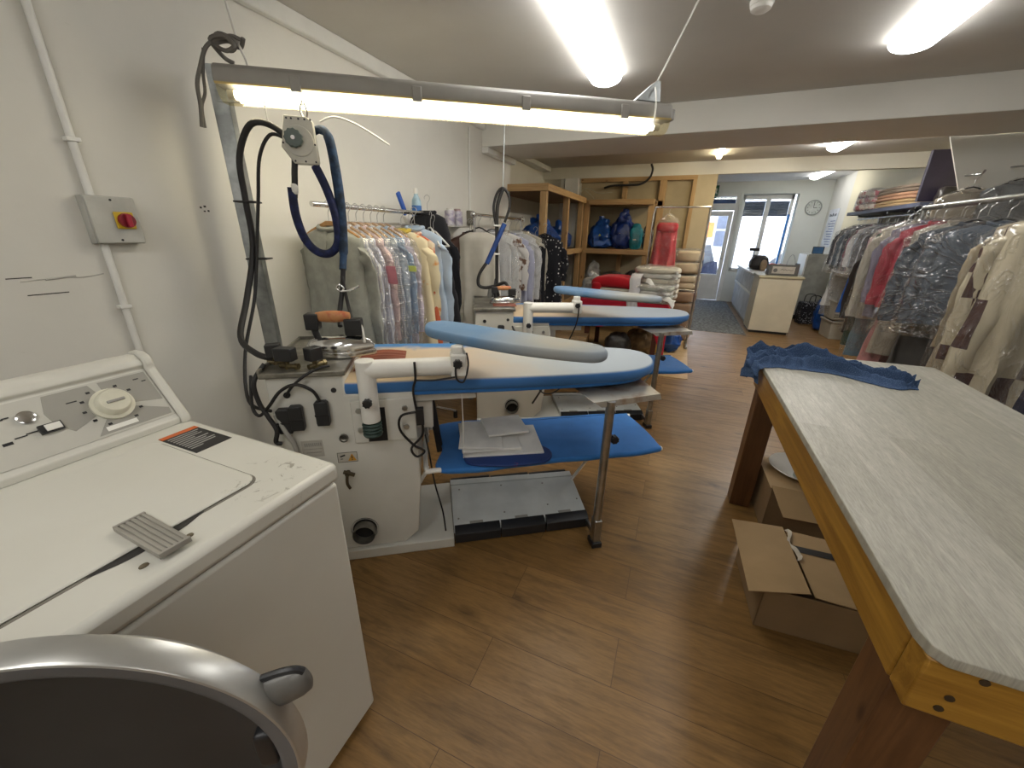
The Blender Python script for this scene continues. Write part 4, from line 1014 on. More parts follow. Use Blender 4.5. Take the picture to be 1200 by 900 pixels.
local('hand_switch_lead', q, M_rubber, S1, .001, label='black looped lead with an inline connector hanging from the white swivel arm', cat='cable')
h('power_lead', 'thin black lead dropping to the floor beside the catch tray frame', [(.06, .05, .62), (.075, .04, .5), (.09, .03, .36), (.12, .02, .2), (.13, .03, .066)], .004, M_rubber, S1, cat='cable')
h('thread', 'pair of pale threads hanging below the near board', [(.235, .05, .84), (.237, .05, .6), (.235, .06, .47)], .0022, M_pvc, S1, cat='thread')
# folded whites on the catch tray, and a printed bag under them
t = sthing('folded_cloths', 'stack of folded white cloths on the blue catch tray', 'cloths', S1, (.42, .22, .452), R(-4))
for k, (x, y, w_, d_, a) in enumerate(((.03, -.01, .40, .31, 0), (-.04, .01, .30, .31, 4), (-.08, .0, .22, .29, -3), (.05, .05, .22, .20, 9))):
    q = MB(); nzf = lambda X, Y, k=k: .014*mn.noise(V((X*12, Y*12, k*3.)))+.004*mn.noise(V((X*30, Y*30, k)))
    q.at((x, y, .012+k*.017), R(a)).pad([(-w_/2, -d_/2), (w_/2, -d_/2), (w_/2, d_/2), (-w_/2, d_/2)], 0, .014, .005, k=0, zf=nzf)
    q.build('cloth', fabric('white_cotton', (.74, .73, .70), .9), t)
q = MB(); q.at((.44, .065, .453), R(-3)).pad([(-.17, -.07), (.19, -.085), (.2, .07), (-.15, .11)], 0, .014, .006, k=6, zf=lambda X, Y: .01*mn.noise(V((X*14, Y*14, 2))))
o = q.build('printed_bag', pattern('navy_red_print', (.02, .045, .17), (.42, .07, .09), 'blotch', 9, .5, .6), None, 0, 40, S1['loc'], S1['rz']); tag(o, 'navy plastic bag with red print poking out under the folded white cloths', 'bag')

# far station: hoses on their black upright
def h2(*a, **k): return h(*a, **k)
h('hose_support', 'black hose upright with white clips behind the far ironing table', [(-.36, .35, .80), (-.358, .35, 1.2), (-.36, .35, 1.60), (-.35, .35, 1.72), (-.315, .35, 1.815)], .014, M_rubber, S2, 4, 'pole')
h('hose_loop', 'black hose loop at the top of the far hose upright', [(-.365, .35, 1.55), (-.385, .35, 1.68), (-.36, .35, 1.78), (-.315, .35, 1.82), (-.27, .35, 1.77), (-.265, .35, 1.68), (-.30, .35, 1.58)], .010, M_rubber, S2)
h('sleeved_hose', 'slanting blue-sleeved hose on the far hose upright', [(-.30, .345, 1.57), (-.37, .34, 1.42), (-.44, .34, 1.27)], .019, mat('blue_hose_sleeve', (.02, .07, .28), .7, 0, .2, 20), S2)
h('sleeved_hose', 'grey-black hose curving under the blue sleeve to the far iron', [(-.44, .34, 1.28), (-.50, .33, 1.19), (-.51, .32, 1.11), (-.46, .31, 1.085), (-.38, .29, 1.10), (-.30, .26, 1.13), (-.27, .22, 1.09)], .013, M_rubber, S2)
h('power_lead', 'black lead sweeping down the front of the far steam cabinet to its socket', [(-.36, .34, 1.2), (-.35, .30, 1.05), (-.30, .1, .93), (-.24, -.02, .80), (-.20, -.03, .74)], .008, M_rubber, S2, cat='cable')
h('power_lead', 'black lead looping at the left corner of the far steam cabinet', [(-.37, .35, 1.15), (-.42, .2, .95), (-.50, .05, .85), (-.53, -.02, .76), (-.50, -.04, .77), (-.45, -.04, .81)], .007, M_rubber, S2, cat='cable')
h('hanger_wire', 'thin wire from the far hose loop up to the ceiling beam', [(-.315, .35, 1.83), (-.31, .37, 1.95), (-.30, .45, 2.30)], .003, M_galv, S2, 4, 'wire')
for z in (1.555, 1.345):
    local('hose_clip', MB().box((-.36, .345, z), (.05, .045, .012)), M_pvc, S2, .003, label=('upper' if z > 1.5 else 'lower')+' white clip on the far hose upright', cat='clip')
h('power_lead', 'black lead hanging below the far sleeve board', [(.225, -.11, 1.03), (.215, -.12, .9), (.19, -.10, .80), (.16, -.06, .70)], .005, M_rubber, S2, cat='cable')
h('power_lead', 'black loop of lead hanging beneath the far catch tray', [(-.12, -.02, .62), (-.05, -.10, .36), (.05, -.14, .33), (.16, -.12, .42), (.2, -.05, .55)], .0055, M_rubber, S2, cat='cable')
h('power_lead', 'thick black lead end hanging in front of the far cabinet', [(.06, -.05, .60), (.03, -.09, .45), (-.06, -.12, .30), (-.10, -.13, .24)], .0075, M_rubber, S2, cat='cable')
h('cotton_string', 'knot of pale string dangling under the far board', [(.02, -.03, .84), (.03, -.04, .78), (.01, -.04, .74), (.04, -.04, .72), (.025, -.04, .68), (.01, -.04, .71)], .004, M_pvc, S2, cat='string')
# ------------------------------------------------------------------ garments
M_woodh = mat('beech_hanger', (.50, .27, .10), .45, 0, .1, 20)
M_wire = mat('hanger_wire_metal', (.55, .55, .54), .3, .9)
M_whiteh = mat('white_plastic_hanger', (.75, .75, .73), .35)
M_blackh = mat('black_plastic_hanger', (.02, .02, .02), .4)
HM = {'wood': M_woodh, 'wire': M_wire, 'white': M_whiteh, 'black': M_blackh}
def hanger(kind, parent=None, w=.20, name='hanger'):
    m_ = HM[kind]; q = MB()
    hk = [(0, 0, -.085), (0, 0, -.035), (.018, 0, -.012), (.020, 0, .010), (0, 0, .021), (-.019, 0, .010), (-.020, 0, -.006)]
    q.mi = 1; q.tube(hk, .0022, 6, 4); q.mi = 0
    if kind == 'wood':
        q.loft([[(x, -.007, z-.013), (x, .007, z-.013), (x, .008, z+.011), (x, -.008, z+.011)] for x, z in [(-w, -.165), (-w*.7, -.135), (-w*.35, -.108), (-.02, -.09), (.02, -.09), (w*.35, -.108), (w*.7, -.135), (w, -.165)]])
    else:
        r = .0025 if kind == 'wire' else .006
        q.tube([(-w, 0, -.175), (-w*.5, 0, -.125), (0, 0, -.085), (w*.5, 0, -.125), (w, 0, -.175)], r, 6, 3)
        q.tube([(-w, 0, -.175), (0, 0, -.185), (w, 0, -.175)], r, 6, 2)
    o = q.build(name, [m_, M_wire], parent)
    return o
def crinkle(x, z, s, a=.012, f=1):
    return a*(mn.noise(V((x*9*f, z*5*f, s*7.3)))+.5*mn.noise(V((x*22*f, z*13*f, s*3.1))))
def body_mb(q, W_, L, hem, T_, seed, nk=.065, top=-.115, sl=None, flare=1.0, fold=.010, sx=0, drop=.055, slw=.058):
    N = 44; rings = []
    zs = [top, top-.012, top-.03, top-drop, top-drop-.03] + [top-drop-.03-(L-drop-.03)*k/14 for k in range(1, 15)]
    for i, z in enumerate(zs):
        if i < 4:
            k = (0, .25, .6, 1)[i]; hw = nk+(W_/2-nk)*(k**.8); th = .018+(T_/2-.018)*k
        else:
            k = (i-4)/14; hw = W_/2*(1-.04*math.sin(PI*min(1, k*2)))+(hem/2-W_/2)*k**flare; th = T_/2*(1+.35*k)
        kk = max(0, (i-3)/15)
        ring = []
        for j in range(N):
            a = 2*PI*j/N; c, s_ = math.cos(a), math.sin(a)
            x = hw*math.copysign(abs(c)**.75, c)
            y = th*math.copysign(abs(s_)**.8, s_)
            w = fold*kk*(math.sin(x*38+seed*2+1.5*kk)+.7*math.sin(x*71+seed*5)+.35*math.sin(x*128+seed*3-2*kk)) + crinkle(x, z, seed, fold*1.1)*min(1, kk*3)
            ring.append((x+sx*kk+crinkle(y*3, z, seed+5, .008)*kk, y+w, z))
        rings.append(ring)
    q.loft(rings)
    if sl:
        for sgn in (-1, 1):
            P = [(sgn*(W_/2-.05), 0, top-drop-.03), (sgn*(W_/2-.01), .0, top-drop-.07), (sgn*(W_/2+.018), .012, top-drop-.16), (sgn*(W_/2+.02), .022, top-drop-.6*sl), (sgn*(W_/2+.01), .035, top-drop-sl)]
            P = catmull(P, 5); rr = []
            for i, p in enumerate(P):
                k = i/(len(P)-1); r = slw*(1-.32*k); ring = []
                for j in range(14):
                    a = 2*PI*j/14
                    cr = crinkle(p.z*1.5, a*.12, seed+sgn, .017, 1.4)
                    ring.append((p.x+(r+cr)*math.cos(a), p.y+(r*.42+cr)*math.sin(a), p.z+(.25*r*math.cos(a)*-sgn if i < 6 else 0)))
                rr.append(ring)
            q.loft(rr)
def cover_mb(q, W_, L, T_, seed, top=-.075, gap=.02, flare=1.12):
    N = 40; rings = []; cols = 18
    for i in range(cols+1):
        k = i/cols; z = top-L*k
        s = min(1, (k*L)/.12)
        hw = .03+(W_/2+gap-.03)*s**.7; hw *= 1+(flare-1)*k
        th = .02+(T_/2+gap*.8-.02)*s**.7; th *= 1+.25*k
        ring = []
        for j in range(N):
            a = 2*PI*j/N; c, s_ = math.cos(a), math.sin(a)
            w = crinkle(c*hw*2, z, seed+11, .016)*min(1, k*4)
            ring.append((hw*math.copysign(abs(c)**.7, c)+crinkle(z, c, seed+2, .012), th*math.copysign(abs(s_)**.8, s_)+w, z))
        rings.append(ring)
    q.loft(rings, False, False)
SEED = [1]
def garment(name, label, cat, loc, m_, W_=.44, L=.72, hem=None, T_=.075, sl=None, rz=0, hk='wood', cover=0, nk=.065, top=-.115, collar=True, group=None, trim=None, flare=1, fold=.010, drop=.055, hw=.20, film_=None, sx=0, slw=.058):
    SEED[0] += 1.37; sd_ = SEED[0]
    q = MB(); body_mb(q, W_, L, hem or W_, T_, sd_, nk, top, sl, flare, fold, sx, drop, slw)
    o = q.build(name, m_, None, 0, 60, loc, rz); tag(o, label, cat, group)
    if hk: hanger(hk, o, min(hw, W_/2-.015))
    if collar:
        q = MB(); q.tube([(nk*math.cos(2*PI*k/20), .030*math.sin(2*PI*k/20)-.004, top+.008-.016*(math.sin(2*PI*k/20) < 0)*abs(math.sin(2*PI*k/20))) for k in range(20)], .013, 8, 0, True)
        q.loft([[(-.012, -.040, top), (.012, -.040, top), (.012, -.034, top), (-.012, -.034, top)], [(-.010, -T_/2-.012, top-.12), (.010, -T_/2-.012, top-.12), (.010, -T_/2+.01, top-.12), (-.010, -T_/2+.01, top-.12)]])
        q.build('collar', trim or m_, o, 0, 60)
    if cover:
        q = MB(); cover_mb(q, W_+(.08 if sl else 0), cover, T_+.02, sd_)
        q.build('film_cover', film_ or M_film, o, 0, 80)
    return o
def paper_tag(o, x, y, z, w, h_, m_):
    MB().box((x, y, z), (w, .002, h_), R(random.uniform(-8, 8)), R(6)).build('paper_tag', m_, o)

# ------------------------------------------------------------------ near clothes rail along the left wall
def clothes_rail(label, x, y0, y1, z, left=True, right=True, m_=M_chrome, r=.0135, knob=False):
    t = thing('clothes_rail', label, 'clothes rail', (x, (y0+y1)/2, 0)); a = (y1-y0)/2
    MB().cyl((0, -a, z), (0, a, z), r, n=16).build('rail_bar', m_, t)
    for f, s in ((left, -1), (right, 1)):
        if f:
            MB().cyl((0, s*a, .06), (0, s*a, z), r*.95, n=16).build('upright', m_, t)
            MB().cyl((-.2, s*a, .06), (.2, s*a, .06), r*.95, n=12).build('foot_bar', m_, t)
            for xx in (-.19, .19): MB().cyl((xx, s*a, 0), (xx, s*a, .06), .018, n=12).build('foot', M_black, t)
            if knob: MB().blob((0, s*(a+.015), z), (.05, .05, .05), 1, 14, 10).build('end_knob', m_, t)
    return t
RX, RZ = -1.80, 1.625
clothes_rail('chrome clothes rail on the left wall side holding the grey jacket and wrapped shirts', RX, 1.62, 2.63, RZ, False)
g1 = 'clothes on the near left rail'
zb = RZ
F = fabric
garment('jacket', 'grey-green linen jacket at the near end of the left clothes rail', 'jacket', (RX-.01, 1.73, zb), F('grey_linen', (.37, .38, .345), .9, .1, .3, 14), .42, .80, .45, .10, .60, 0, 'wood', 0, .075, group=g1, fold=.013, slw=.055)
rows = [
 ('shirt', 'white shirt in film next behind the grey jacket', pattern('white_lilac_stripe', (.74, .74, .75), (.52, .53, .63), 'stripe', 22), 1.80, .6, .95),
 ('shirt', 'pale lilac striped shirt in film, second behind the grey jacket', pattern('lilac_stripe', (.68, .68, .75), (.48, .50, .63), 'stripe', 30), 1.865, .6, .95),
 ('shirt', 'pink shirt in film with a pink paper tag on its front', F('pink_cotton', (.72, .53, .53)), 1.925, .6, .95),
 ('shirt', 'white and grey checked shirt in film behind the pink shirt', pattern('grey_check', (.64, .65, .67), (.26, .30, .40), 'check', 26), 1.985, .6, .95),
 ('shirt', 'pale blue shirt in film behind the checked shirt', F('pale_blue_cotton', (.46, .54, .66)), 2.045, .6, .95),
 ('shirt', 'mid-blue shirt in film with a yellow-green tag', F('mid_blue_cotton', (.27, .38, .56)), 2.105, .6, .95),
 ('shirt', 'lilac-pink shirt in film, last on the wooden hangers', F('lilac_cotton', (.64, .56, .66)), 2.165, .6, .95)]
for nm, lb, m_, y, sl, cv in rows:
    o = garment(nm, lb, 'shirt', (RX, y, zb), m_, .37, .78, .39, .05, sl, R(random.uniform(-5, 3)), 'wood', cv, group=g1, slw=.048, film_=film('shiny_film', .34, (1, 1, 1), .11, (2, 2, 3.5), .03))
    if 'pink paper' in lb: paper_tag(o, .25, -.055, -.36, .13, .10, mat('pink_paper', (.66, .25, .31), .7))
    if 'yellow-green' in lb: paper_tag(o, .25, -.04, -.34, .07, .035, mat('yellow_green_paper', (.58, .66, .16), .7))
garment('dress', 'yellow and cream print dress with orange flowers on the left rail', 'dress', (RX+.03, 2.30, zb-.01), pattern('yellow_cream_print', (.66, .58, .40), (.64, .27, .08), 'blotch', 6, .8, .62), .38, 1.0, .50, .07, .50, R(4), 'wire', 0, .06, trim=mat('yellow_collar', (.66, .50, .08), .8), group=g1)
garment('dress', 'rust-red and cream garment hanging low behind the yellow print dress', 'dress', (RX+.07, 2.36, zb-.03), pattern('rust_cream', (.50, .12, .06), (.60, .50, .38), 'blotch', 5, .8, .55), .36, 1.05, .44, .05, None, R(-3), 'wire', 0, group=g1)
garment('shirt', 'plain pale blue shirt hanging next to the black coat', 'shirt', (RX+.05, 2.42, zb+.01), F('sky_blue_cotton', (.40, .50, .64)), .40, .85, .46, .07, .62, R(6), 'wire', 0, group=g1)
garment('coat', 'long black coat at the far end of the left clothes rail', 'coat', (RX+.04, 2.60, zb+.10), F('black_wool', (.012, .012, .016), .95), .34, 1.0, .50, .14, .64, R(5), 'black', 0, .06, -.10, group=g1, drop=.14)
for i, (y, lb) in enumerate(((2.50, 'empty white hanger tilting beside the black coat'), (2.53, 'empty white wire hanger hanging on the end of the left rail'))):
    o = hanger('white', None, .20, 'clothes_hanger'); o.location = (RX+.13, y, zb-.012-.02*i); o.rotation_euler = (0, R(9-7*i), R(-38+12*i)); tag(o, lb, 'hanger', 'empty hangers on the left rail')
# wall shelf with cleaning things
t = thing('wall_shelf', 'narrow wall shelf behind the left clothes rail', 'shelf', (-1.925, 2.90, 1.555))
MB().b2(-.075, .075, -.52, .50, -.012, 0).build('board', mat('grey_shelf_board', (.42, .41, .38), .5), t, .002)
for y in (-.3, .35): MB().prism_y([(-.075, -.012), (.05, -.012), (-.075, -.12)], y-.01, y+.01).build('bracket', M_white, t)
t = thing('scrubbing_brush', 'blue-handled brush leaning on the wall shelf above the left rail', 'brush', (-1.93, 2.60, 1.56), R(90))
MB().at((0, 0, 0), 0, 0, R(-28)).b2(-.018, .018, -.010, .010, .06, .225).build('handle', mat('blue_brush_plastic', (.02, .10, .48), .35), t, .006)
MB().at((0, 0, 0), 0, 0, R(-28)).b2(-.03, .03, -.014, .014, .0, .065).build('bristle_block', M_pvc, t, .004)
t = thing('spray_bottle', 'white and blue plastic bottle on the wall shelf', 'bottle', (-1.93, 2.71, 1.555))
MB().lathe([(0, 0), (.034, 0), (.036, .02), (.036, .14), (.032, .17), (.016, .2), (.015, .215), (0, .215)], 24).build('body', mat('pale_blue_bottle', (.40, .58, .70), .3, 0, .15, 18), t)
MB().lathe([(.017, .21), (.018, .235), (.012, .25), (0, .25)], 18).build('cap', M_pvc, t)
MB().lathe([(.0365, .05), (.0368, .055), (.0368, .125), (.0365, .13)], 24).build('bottle_label', mat('blue_bottle_label', (.04, .16, .50), .4), t)
t = thing('nozzle_cap', 'blue nozzle cap lying by the white bottle on the wall shelf', 'nozzle', (-1.90, 2.77, 1.555))
MB().lathe([(0, 0), (.018, 0), (.018, .03), (.008, .06), (.007, .09), (0, .09)], 16).build('cone', mat('blue_brush_plastic', (.02, .10, .48), .35), t)
for i, (y, lb) in enumerate(((3.19, 'lilac-grey tin with a white lid on the wall shelf'), (3.32, 'lilac-grey tin with a pinkish lid on the wall shelf'))):
    t = thing('spray_tin', lb, 'tin', (-1.93, y, 1.555), 0, 'tins on the wall shelf')
    MB().lathe([(0, 0), (.045, 0), (.045, .115), (.042, .122), (0, .122)], 24).build('tin', mat('lilac_tin_print', (.52, .50, .54), .35, .2, .3, 30, col2=(.25, .22, .32)), t)
    MB().lathe([(.030, .122), (.030, .138), (.026, .142), (0, .142)], 20).build('lid', M_pvc if i == 0 else mat('pinkish_lid', (.45, .33, .33), .4), t)

# ------------------------------------------------------------------ second rail
R2X, R2Z = -1.75, 1.65
clothes_rail('chrome clothes rail with a round end knob behind the far ironing table', R2X, 3.30, 4.42, R2Z, True, True, M_chrome, .0135, True)
g2 = 'clothes on the second left rail'
garment('shirt', 'pale blue shirt hanging left of the white sleeveless dress', 'shirt', (R2X-.12, 3.47, R2Z-.06), F('pale_blue_grey_cotton', (.38, .44, .53)), .36, .80, .38, .07, .62, R(12), 'black', 0, group=g2)
o = garment('dress', 'white sleeveless satin dress on the second rail behind the far iron', 'dress', (R2X+.04, 3.31, R2Z-.02), F('ivory_satin', (.64, .61, .54), .45, .05, .05), .38, 1.05, .46, .07, None, R(6), 'black', 0, .085, -.125, False, g2, fold=.022, drop=.05)
garment('jacket', 'brown-shouldered top peeping out behind the white sleeveless dress', 'jacket', (R2X-.10, 3.40, R2Z-.05), F('dusty_brown', (.17, .10, .085)), .42, .40, .34, .08, None, R(4), 'black', 0, group=g2)
garment('shirt', 'white shirt in film just right of the white dress', 'shirt', (R2X+.02, 3.62, R2Z-.03), F('white_shirting', (.62, .62, .62)), .42, .78, .42, .06, .6, R(3), 'black', .9, group=g2)
garment('blouse', 'white and brown print blouse in the middle of the second rail', 'blouse', (R2X+.05, 3.80, R2Z-.03), pattern('white_brown_print', (.60, .58, .56), (.16, .09, .06), 'blotch', 9, .8, .55), .42, .66, .42, .06, .5, R(3), 'wire', 0, group=g2)
garment('shirt', 'lilac striped shirt hanging below the print blouse', 'shirt', (R2X+.07, 3.93, R2Z-.05), pattern('fine_lilac_stripe', (.50, .50, .60), (.30, .32, .45), 'stripe', 34), .42, .80, .42, .05, .6, R(2), 'wire', 0, group=g2)
garment('shirt', 'white shirt with a dark grey tag towards the end of the second rail', 'shirt', (R2X+.09, 4.06, R2Z-.03), F('white_shirting', (.62, .62, .62)), .44, .82, .44, .06, .62, R(2), 'wire', .95, group=g2)
garment('blouse', 'cream blouse in film beside the polka dot dress', 'blouse', (R2X+.11, 4.20, R2Z-.03), F('cream_cotton', (.62, .57, .45)), .44, .90, .44, .06, .6, R(2), 'wire', 1.0, group=g2)
garment('dress', 'black dress with white polka dots at the end of the second rail', 'dress', (R2X+.33, 4.30, R2Z-.06), pattern('black_polka', (.012, .012, .016), (.62, .60, .58), 'dots', 26, .8, .20), .44, .95, .50, .10, .4, R(-10), 'black', 0, group=g2)
garment('trousers', 'black trousers folded over a hanger in front of the polka dot dress', 'trousers', (R2X+.27, 4.16, R2Z-.10), F('black_wool', (.012, .012, .016), .95), .26, .86, .28, .05, None, R(-4), 'wire', 0, .09, -.17, False, g2, drop=.02)
t = thing('leaning_bar', 'grey slanted flat bar leaning beside the far steam cabinet', 'bar', (-1.62, 3.12, 0))
wm(t).tube([(-1.66, 3.0, .02), (-1.50, 3.12, 1.06)], .022, 8).build('bar', mat('grey_bar', (.20, .20, .19), .5), t)

# ------------------------------------------------------------------ pine shelving
def bar(name, t, a): 
    q = wm(t); q.b2(*a)
    d_ = [a[1]-a[0], a[3]-a[2], a[5]-a[4]]; ax = d_.index(max(d_))
    return q.build(name, M_pine[ax], t, .004)
t = thing('shelving_unit', 'pine shelving bay along the left wall holding blue laundry bags', 'shelving', (-1.95, 5.5, 0))
X0 = -1.53
for y in (4.62, 5.58, 6.42): bar('post', t, (X0-.075, X0, y, y+.075, 0, 2.0))
bar('post', t, (-2.385, -2.31, 4.82, 4.895, 0, 2.0))
for z in (1.955, 1.235, .52): bar('rail', t, (X0, X0+.03, 4.62, 6.50, z, z+.075))
for z in (1.955, 1.235): bar('rail', t, (-2.385, X0, 4.62 if z > 1.9 else 4.82, 4.65 if z > 1.9 else 4.85, z, z+.075)) if z < 1.9 else bar('rail', t, (-2.0, X0+.03, 4.59, 4.62, z, z+.075))
for z in (1.99, 1.28, .56):
    q = wm(t); q.b2(-2.385, X0, 4.82, 7.03, z, z+.018); q.build('shelf', mat('brown_shelf_board', (.26, .17, .085), .7, 0, .1, 3), t)
t = thing('shelving_unit', 'pine shelving bay against the back partition holding blue bags and a teal bag', 'shelving', (-1.05, 6.8, 0))
for x in (-.575,): 
    bar('post', t, (x, x+.075, 6.46, 6.53, 0, 2.0))
bar('post', t, (X0+.005, X0+.08, 6.51, 6.58, 0, 2.0)); bar('post', t, (-1.02, -.95, 6.95, 7.02, 0, 1.9))
for z in (1.925, 1.23, .60): bar('rail', t, (X0+.09, -.50, 6.43, 6.46, z, z+.075))
for z in (1.985, 1.28, .65):
    q = wm(t); q.b2(X0+.005, -.50, 6.54, 7.03, z, z+.018); q.build('shelf', mat('brown_shelf_board', (.26, .17, .085), .7, 0, .1, 3), t)

M_bag = mat('blue_polythene', (.014, .085, .36), .28, 0, .25, 7, .5, 14)
M_bag2 = mat('navy_polythene', (.012, .040, .22), .3, 0, .25, 7, .5, 14)
M_teal = mat('teal_polythene', (.03, .34, .44), .28, 0, .25, 7, .5, 14)
M_clearbag = mat('whitish_polythene', (.46, .46, .44), .3, 0, .25, 9, .6, 16)
M_ytag = mat('yellow_tag_paper', (.62, .60, .14), .7)
M_wtag = mat('white_tag_paper', (.66, .64, .60), .7)
def bag(label, c, d_, m_, seed, knot=True, tg=None, cat='bag', name='laundry_bag', lean=0, group=None, tx=0):
    t = thing(name, label, cat, c, lean, group)
    q = MB(); q.blob((0, 0, d_[2]*.46), (d_[0], d_[1], d_[2]*.92), .62, 36, 26, (.045 if knot else .022)*min(d_[0], d_[2])/.3, 9, seed, .80 if knot else .2, 0, True)
    zm = min(p.z for p in q.v)
    for p in q.v: p.z = max(0, p.z-zm)
    q.build('sack', m_, t)
    if knot:
        q = MB(); H = d_[2]*.90; rings = []
        for i in range(6):
            k = i/5; r = d_[0]*(.15-.12*k+.05*max(0, k-.5)*2)
            rings.append([(r*(1+.3*math.sin(5*a_+seed))*math.cos(a_)+.02*math.sin(seed)*k, r*.6*(1+.3*math.cos(4*a_))*math.sin(a_), H-.06+d_[2]*.15*k) for a_ in [2*PI*j/16 for j in range(16)]])
        q.loft(rings); q.build('tied_neck', m_, t)
    if tg: MB().box((tx, -d_[1]/2*.86, d_[2]*.42), (.075, .004, .06), R(5), R(-14)).build('paper_tag', tg, t)
    return t
gb = 'blue laundry bags on the pine shelves'
bag('large blue laundry bag on the upper left wall shelf, nearest its front post', (-1.80, 5.25, 1.298), (.44, .50, .50), M_bag, 1, group=gb)
bag('blue laundry bag with a white tag in the upper corner of the left shelves', (-1.78, 6.02, 1.298), (.36, .40, .40), M_bag, 2, tg=M_wtag, group=gb, tx=.06)
bag('blue laundry bag on the lower left wall shelf', (-1.80, 5.25, .578), (.44, .48, .48), M_bag, 3, group=gb)
bag('small blue laundry bag deep in the lower corner of the left shelves', (-1.78, 6.05, .578), (.34, .36, .34), M_bag, 4, group=gb)
bag('blue laundry bag with a yellow tag on the left of the back upper shelf', (-1.27, 6.74, 1.298), (.40, .34, .52), M_bag, 5, tg=M_ytag, group=gb)
bag('tall navy laundry bag with a yellow tag in the middle of the back upper shelf', (-.93, 6.75, 1.298), (.40, .34, .62), M_bag2, 6, tg=M_ytag, group=gb)
bag('teal carrier bag with white print leaning on the back upper shelf', (-.72, 6.64, 1.298), (.20, .16, .40), M_teal, 7, False, M_wtag, name='carrier_bag', lean=.1)
bag('black and white printed carrier bag at the right end of the back upper shelf', (-.555, 6.74, 1.298), (.17, .16, .38), pattern('black_white_print', (.03, .035, .04), (.6, .58, .54), 'blotch', 9, .4, .56), 8, False, name='carrier_bag')
bag('whitish polythene bag on the left of the back lower shelf', (-1.36, 6.76, .668), (.30, .3, .48), M_clearbag, 9)
bag('brown-grey bundle in film in the middle of the back lower shelf', (-1.03, 6.74, .668), (.42, .34, .30), mat('brown_bundle', (.20, .17, .13), .4, 0, .3, 10, .5, 16), 10, False, M_ytag, name='bundle')
bag('dark bundle at the right of the back lower shelf', (-.70, 6.74, .668), (.30, .3, .34), mat('dark_bundle', (.05, .042, .04), .4, 0, .3, 10, .5, 16), 11, False, name='bundle')
bag('whitish polythene bag slumped at the left end of the red-clothed table', (-1.08, 5.42, .753), (.26, .40, .32), M_clearbag, 12)
# black cable drooping from the header
t = tag(MB().tube([(-.66, 6.98, 2.52), (-.63, 6.97, 2.44), (-.66, 6.96, 2.33), (-.78, 6.96, 2.25), (-.98, 6.96, 2.24), (-1.22, 6.97, 2.235), (-1.34, 7.0, 2.21)], .016, 8, 6).build('drooping_cable', M_rubber), 'thick black cable drooping from the header over the back shelves', 'cable')
tag(MB().tube([(-1.74, 6.9, 2.02), (-1.66, 6.88, 2.18), (-1.54, 6.9, 2.19), (-1.42, 6.92, 2.13), (-1.20, 6.95, 2.14)], .007, 8, 6).tube([(-1.62, 6.89, 2.17), (-1.5, 6.9, 2.08), (-1.45, 6.92, 2.0)], .006, 8, 4).build('loose_wires', mat('pale_wire', (.45, .40, .28), .5)), 'loose pale wires beside the boxed pipe above the shelves', 'wire')

# ------------------------------------------------------------------ red-clothed table with linen
struct(MB().b2(-1.75, .26, 4.55, 7.03, 0, .004).build('floor_sheet', M_tan))
t = thing('packing_table', 'small table under a red cloth before the back shelves', 'table', (-.56, 5.35, .004))
MB().b2(-.52, .48, -.42, .48, .715, .745).build('table_top', M_leg, t, .003)
for x in (-.48, .36):
    for y in (-.38, .38): MB().b2(x, x+.06, y, y+.06, 0, .715).build('leg', mat('red_brown_leg', (.10, .03, .018), .45), t, .003)
M_red = fabric('red_tablecloth', (.42, .010, .030), .8)
def rc(u, v):
    x = -.58+1.12*u; y = -.47+1.0*v
    e = max(0, abs(u-.5)-.445)*18; f_ = max(0, .06-v)/.06
    z = .749
    wv = .022*math.sin(u*34)+.012*math.sin(u*61)
    return x, y, z, e, f_, wv
def rcloth(u, v):
    # v<0.3 hangs down the front, the rest lies on the top; ends hang a little
    x = -.56+1.10*u
    if v < .34:
        k = 1-v/.34; dl = .26+.07*math.sin(u*7)+(.40*max(0, u-.80)*5 if u > .80 else 0)
        y = -.445-.02*k-.018*math.sin(u*30)*k; z = .752-dl*k
        if u > .8: y -= .03*k
    else:
        k = (v-.34)/.66; y = -.44+.94*k; z = .753
    ex = .505
    if x > ex-.02: z -= max(0, x-(ex-.02))*3.0; x = ex-.02+(x-ex+.02)*.25+.02
    return (x, y, z)
q = MB(); q.grid(rcloth, 80, 60, .003)
o = q.build('red_tablecloth', M_red, None, 0, 70, (-.56, 5.35, .004)); tag(o, 'red cloth covering the table and hanging low at its right corner', 'tablecloth')
def stack(label, name, c, w_, d_, ns, th, m_, seed, rz=0, cover=None, cat='linen', part='fold', z0=0, rr_=.42):
    t = thing(name, label, cat, c, rz); z = 0
    for k in range(ns):
        q = MB(); ww, dd = w_*(1-.03*random.random()), d_*(1-.03*random.random())
        q.pad([(-ww/2, -dd/2), (ww/2, -dd/2), (ww/2, dd/2), (-ww/2, dd/2)], z, z+th*.97, th*rr_, k=6, steps=4, zf=lambda X, Y: .008*mn.noise(V((X*9, Y*9, seed+k))))
        q.build(part, m_[k % len(m_)] if isinstance(m_, list) else m_, t); z += th
    if cover:
        q = MB(); q.blob((0, 0, z/2+.005), (w_+.05, d_+.05, z+.035), .28, 34, 16, .022, 9, seed)
        for p in q.v: p.z = max(.001, p.z)
        q.build('film_wrap', cover, t)
    return t
M_lin = fabric('white_linen', (.64, .63, .58)); M_lin2 = fabric('cream_linen', (.60, .56, .46)); M_redf = fabric('red_linen', (.48, .010, .02))
stack('folded cream sheets stacked on the red table under the red cloth bundle', 'folded_sheets', (-.71, 5.16, .758), .44, .34, 4, .034, M_lin2, 3, R(4))
t = thing('red_bundle', 'folded red cloth bundle lying on top of the cream sheets', 'cloth', (-.74, 5.17, .896), R(-4))
